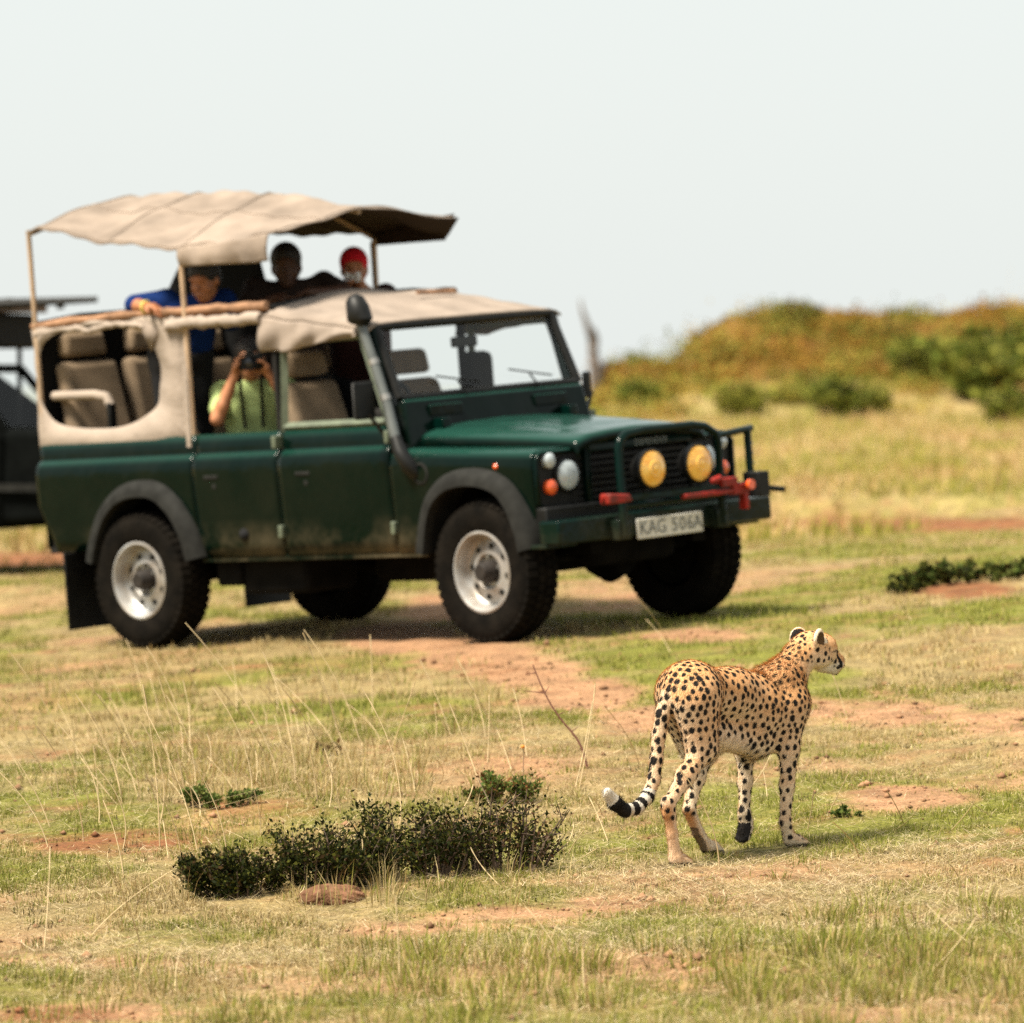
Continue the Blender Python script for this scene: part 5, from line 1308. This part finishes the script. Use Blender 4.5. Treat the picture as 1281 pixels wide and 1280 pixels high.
def shrub(name, label, base, rx, ry, hgt, nstem, nleaf, L, W, pal, group=None, dens=.5, cat='shrub', bare=.15):
    """short branching stems with leaves along them"""
    root = empty(name, None, Matrix.Translation(base)); tag(root, label, cat, group)
    tips = []; st = MB(); LP = []
    for k in range(nstem):
        a = random.uniform(0, 6.283); r = math.sqrt(random.random()); x0, y0 = rx*.75*r*math.cos(a), ry*.75*r*math.sin(a)
        z0 = float(terrain(base.x + x0, base.y + y0)) - base.z
        h = hgt * random.uniform(.38, 1.12) * (1 - .35 * r) * (1.0 + .35*(fbm(np.array([base.x*3 + x0*4.]), np.array([base.y+y0*4.]), 13)[0]-.5)*2)
        lx, ly = x0*.45 + random.uniform(-.3, .3)*h, y0*.45 + random.uniform(-.3, .3)*h
        p = [Vector((x0, y0, z0 - .01)), Vector((x0 + lx*.4, y0 + ly*.4, z0 + h*.5)), Vector((x0 + lx, y0 + ly, z0 + h))]
        st.tube(p, [.006*hgt/.35 + .001, .004*hgt/.35, .0018*hgt/.35], 5, cap=False)
        LP.append((p, h))
        for q in range(3):
            t = random.uniform(.3, .85); s0 = p[1].lerp(p[2], (t-.5)*2) if t > .5 else p[0].lerp(p[1], t*2)
            e = s0 + Vector((random.uniform(-1,1), random.uniform(-1,1), random.uniform(.1,.9))) * h * .38
            st.tube([s0, e], [.003*hgt/.35, .0012*hgt/.35], 4, cap=False); LP.append(([s0, s0.lerp(e,.5), e], h*.4))
    s_ = st.build('branches', m_twig, root, smooth=60); s_['kind'] = 'stuff'
    per = max(1, nleaf // len(LP)); P = []
    for p, h in LP:
        if random.random() < bare: continue
        cl = rng.random(3) ** .6; t = np.clip(cl[rng.integers(0, 3, per)] + rng.normal(0, .09, per), 0, 1.03)
        A, Bm, Cq = [np.array(q) for q in p]
        t = t[:, None]; c = A*(1-t)**2 + Bm*2*t*(1-t) + Cq*t**2
        P.append(c + rng.normal(0, .024*hgt/.35, (per, 3)))
    P = np.concatenate(P); P[:, 2] = np.maximum(P[:, 2], terrain(P[:,0]+base.x, P[:,1]+base.y) - base.z + .003)
    pal = np.array(pal); cols = pal[rng.integers(0, len(pal), len(P))] * rng.uniform(.7, 1.3, (len(P), 1))
    V, F, Cc = leaves(P, L, W, cols)
    cr_ = link_mesh('crown', arrays_mesh('crown', V, F, None, Cc, smooth=False), m_leaf, root); cr_['kind'] = 'stuff'
    return root
DARK = [(.014,.019,.004),(.022,.028,.005),(.009,.012,.003),(.050,.052,.009),(.045,.026,.009),(.018,.022,.004),(.085,.088,.014),(.012,.016,.004)]
GRN = [(.075,.11,.022),(.11,.145,.03),(.05,.078,.018),(.15,.165,.045)]
def gp(u, v): return ground_at(u, v)
# the dark low shrub in the foreground: several plants grown together
for (u, v, rx, ry, h, ns, nl, lb, pal, br) in (
    (300,1125,.25,.16,.23,40,7000,'dense dark green low shrub at the left end of the foreground clump',DARK,.18),
    (410,1112,.27,.18,.28,44,8000,'dark green low shrub directly behind the brown stone',DARK,.2),
    (520,1100,.27,.18,.32,40,6000,'taller dark shrub right of the brown stone, in the middle of the clump',DARK,.28),
    (615,1095,.26,.18,.34,46,4200,'sparse twiggy brown shrub at the right end of the foreground clump',DARK+[(.10,.05,.025),(.085,.05,.022)],.3)):
    c = gp(u, v); c.y += .12; c.z = float(terrain(c.x, c.y))
    shrub('low_shrub', lb, c, rx, ry, h, ns, int(nl*1.25), .017, .0052, pal, 'shrubs of the dark foreground clump', bare=br)
for (u, v, rx, h, nl, lb, pal) in (
    (275,1010,.17,.11,1800,'small bright green herb beside the bent straw stalks',GRN),
    (632,1005,.17,.15,2000,'small green herb with an orange flower head left of the cheetah tail',GRN + [(.14,.06,.02)]),
    (415,945,.06,.08,300,'small brown dry herb beside the tall pale tufts',[(.12,.06,.02),(.10,.08,.03)]),
    (1060,1022,.06,.04,200,'tiny green herb in front of the sandy patch right of the cheetah',GRN),
    (1215,728,.42,.12,5200,'low dark green bush on the red earth bank at the right edge',GRN + DARK),
    (1130,742,.14,.05,900,'small flat dark bush left of the red earth bank bush',DARK)):
    c = gp(u, v); shrub('ground_herb' if v < 1500 and h < .12 else 'small_bush', lb, c, rx, rx*.6, h, max(8, int(rx*110)), nl, .018 if v > 800 else .03, .006 if v > 800 else .011, pal, cat='herb' if h < .12 else 'bush', bare=.1)
sp = [(random.uniform(215, 700), random.uniform(1095, 1140), random.uniform(.2, .7)) for _ in range(26)] + [(random.uniform(240, 690), random.uniform(1040, 1100), random.uniform(.15, .35)) for _ in range(30)]
tufts('shrub_straw', sp, 'dry straw blades growing through and in front of the dark shrub', .20, 26, .07, .0016, .12)
fl = MB(); c = gp(654, 978); fl.tube([c, c + Vector((.004, 0, .12)), c + Vector((.0, 0, .15))], .0016, 5); o = fl.build('wild_flower', m_twig); tag(o, 'single orange wild flower on a thin stem above the green herb', 'flower')
MB().lathe([(.0,-.006),(.009,-.002),(.010,.004),(.006,.009),(0,.010)], c + Vector((0,0,.15)), (0,0,1), 12).build('flower_head', mat('orange petals', (.55,.20,.02), .7), o)
# shrubs on the mound
MG = [(.19,.20,.030),(.25,.24,.045),(.14,.155,.022),(.30,.26,.05)]; MD = [(.085,.115,.018),(.12,.15,.024),(.055,.075,.012),(.17,.18,.032)]
for (u, v, wpx, hpx, pal, lb) in (
    (798,505,46,38,MD,'green bush on the low left shoulder of the mound'),
    (925,520,60,50,MG,'pale olive bush low on the mound right of the truck bonnet'),
    (1047,522,60,62,MD,'round dark green bush at the foot of the mound, centre right'),
    (1092,520,44,42,MG,'small olive bush beside the round dark green bush'),
    (1150,472,70,56,MD,'dark green bush high on the mound slope'),
    (1185,465,50,40,MG,'pale green bush touching the dark bush high on the slope'),
    (1232,500,80,90,MD,'tall dark green bush on the right slope of the mound'),
    (1275,470,70,72,MD,'big dark bush on the mound cut by the right edge'),
    (1258,530,50,50,MD,'lowest dark bush under the big right edge bush'),
    (985,505,50,30,MG,'flat pale bush in the grass left of the round dark bush'),
    (1000,400,50,26,[(.12,.06,.025),(.10,.05,.02)],'brown dry bush on the crest of the mound'),
    (900,455,44,26,[(.15,.10,.035),(.11,.08,.03)],'small ochre bush on the left slope of the mound'),
    (1110,425,60,24,[(.14,.10,.03),(.11,.085,.03)],'low ochre bush just below the crest of the mound')):
    c = gp(u, v); d = c.y; w = wpx/FPX*d/2; h = hpx/FPX*d
    shrub('mound_bush', lb, c, w*1.15, w*.8, h*.95, 46, 1700, .085*h/.6, .032*h/.6, list(pal) + MG[:2], 'bushes on the background mound', cat='bush')
# low scrub mottling the mound
P = []; Cq = []
pals = [np.array(q) for q in (MG, MD, [(.28,.13,.024),(.22,.10,.020),(.33,.18,.034)], [(.38,.26,.05),(.31,.22,.042)], [(.33,.19,.034),(.25,.15,.026)])]
for k in range(210):
    u = random.uniform(740, 1420); v = float(np.interp(u, _mu, _mv)) + abs(random.gauss(0, 1)) * 55 + 4
    if v > 535: continue
    c = ground_at(u, v)
    if c.y < 90: continue
    r = random.uniform(.12, .40); n = int(110 * r / .25)
    q = rng.normal(0, 1, (n, 3)) * np.array([r, r, r * .45]); q[:, 2] = np.abs(q[:, 2])
    P.append(q + np.array(c)); pl_ = pals[int(rng.choice(5, p=[.30,.12,.18,.24,.16]))]; Cq.append(pl_[rng.integers(0, len(pl_), n)] * rng.uniform(.7, 1.3, (n, 1)))
V, F, Cc = leaves(np.concatenate(P), .075, .032, np.concatenate(Cq))
tag(link_mesh('mound_scrub', arrays_mesh('mound_scrub', V, F, None, Cc, smooth=False), m_leaf), 'low rusty and olive scrub mottling the background mound', 'scrub', kind='stuff')
# bare dead shrub against the sky
c = gp(748, 500); root = empty('dead_tree', None, Matrix.Translation(c)); tag(root, 'bare dark dead tree stump forking against the sky beside the truck windscreen', 'dead tree')
k = c.y / FPX
def br(pts, rs, name='branch'): MB().tube([(p[0]*k, random.uniform(-.15,.15) if i else 0, p[1]*k) for i, p in enumerate(pts)], [r*k for r in rs], 8).build(name, mat('dead wood', (.11,.085,.068), .9, var=.3, scale=8), root)
br([(0,-6),(-2,30),(-6,60),(-10,85)], [9,8,6,3.5], 'trunk')
br([(-9,80),(-15,98),(-20,112),(-22,126)], [5,3.5,2.2,.9]); br([(-6,62),(-2,76),(-5,90)], [6,3.5,1.0]); br([(-1,25),(9,42),(12,50)], [7,4,1.2])
# ---------------------------------------------------------------- stone, dung, thorn twig
c = gp(415, 1128); bm = bmesh.new(); bmesh.ops.create_icosphere(bm, subdivisions=5, radius=1)
for v_ in bm.verts:
    n_ = float(fbm(np.array([v_.co.x*1.6+9]), np.array([v_.co.y*1.6+v_.co.z*2.1]), 4)[0]) - .5; n2_ = float(fbm(np.array([v_.co.x*6]), np.array([v_.co.y*6+v_.co.z*5.1]), 8)[0]) - .5
    v_.co = v_.co * (1 + n_*.45 + n2_*.10); v_.co.x *= .125; v_.co.y *= .10; v_.co.z *= .060
me = bpy.data.meshes.new('stone'); bm.to_mesh(me); bm.free(); me.shade_smooth()
o = link_mesh('stone', me, mat('red brown stone', (.17,.085,.048), .95, var=.4, scale=14, bump=.9, bscale=38, spec=.1)); o.location = c + Vector((0,.03,.004)); tag(o, 'rounded red-brown stone lying in front of the dark shrub', 'stone')
tw = MB(); b0 = gp(735, 962); tp = at(668, 833, (b0 - Vector((0,0,HC))).length); tp.y = b0.y + .05
pts = [b0.lerp(tp, t) + Vector((.018*math.sin(t*6), 0, .012*math.sin(t*9))) for t in np.linspace(0, 1, 12)]
o = tw.tube(pts, [.0055*(1-.6*t) for t in np.linspace(0,1,12)], 6).build('thorny_twig', mat('red brown twig', (.13,.048,.028), .8)); tag(o, 'reddish thorny twig leaning up from the grass left of the cheetah', 'twig')
for t, dx, dz in ((.93,-.045,-.01),(.80,-.10,.01),(.75,.02,.03),(.6,.03,.015),(.5,-.03,.03),(.4,.03,.02),(.3,-.025,.02)):
    p = pts[int(t*11)]; MB().tube([p, p + Vector((dx, .01, dz))], [.003,.001], 5).build('thorn', o.data.materials[0], o)
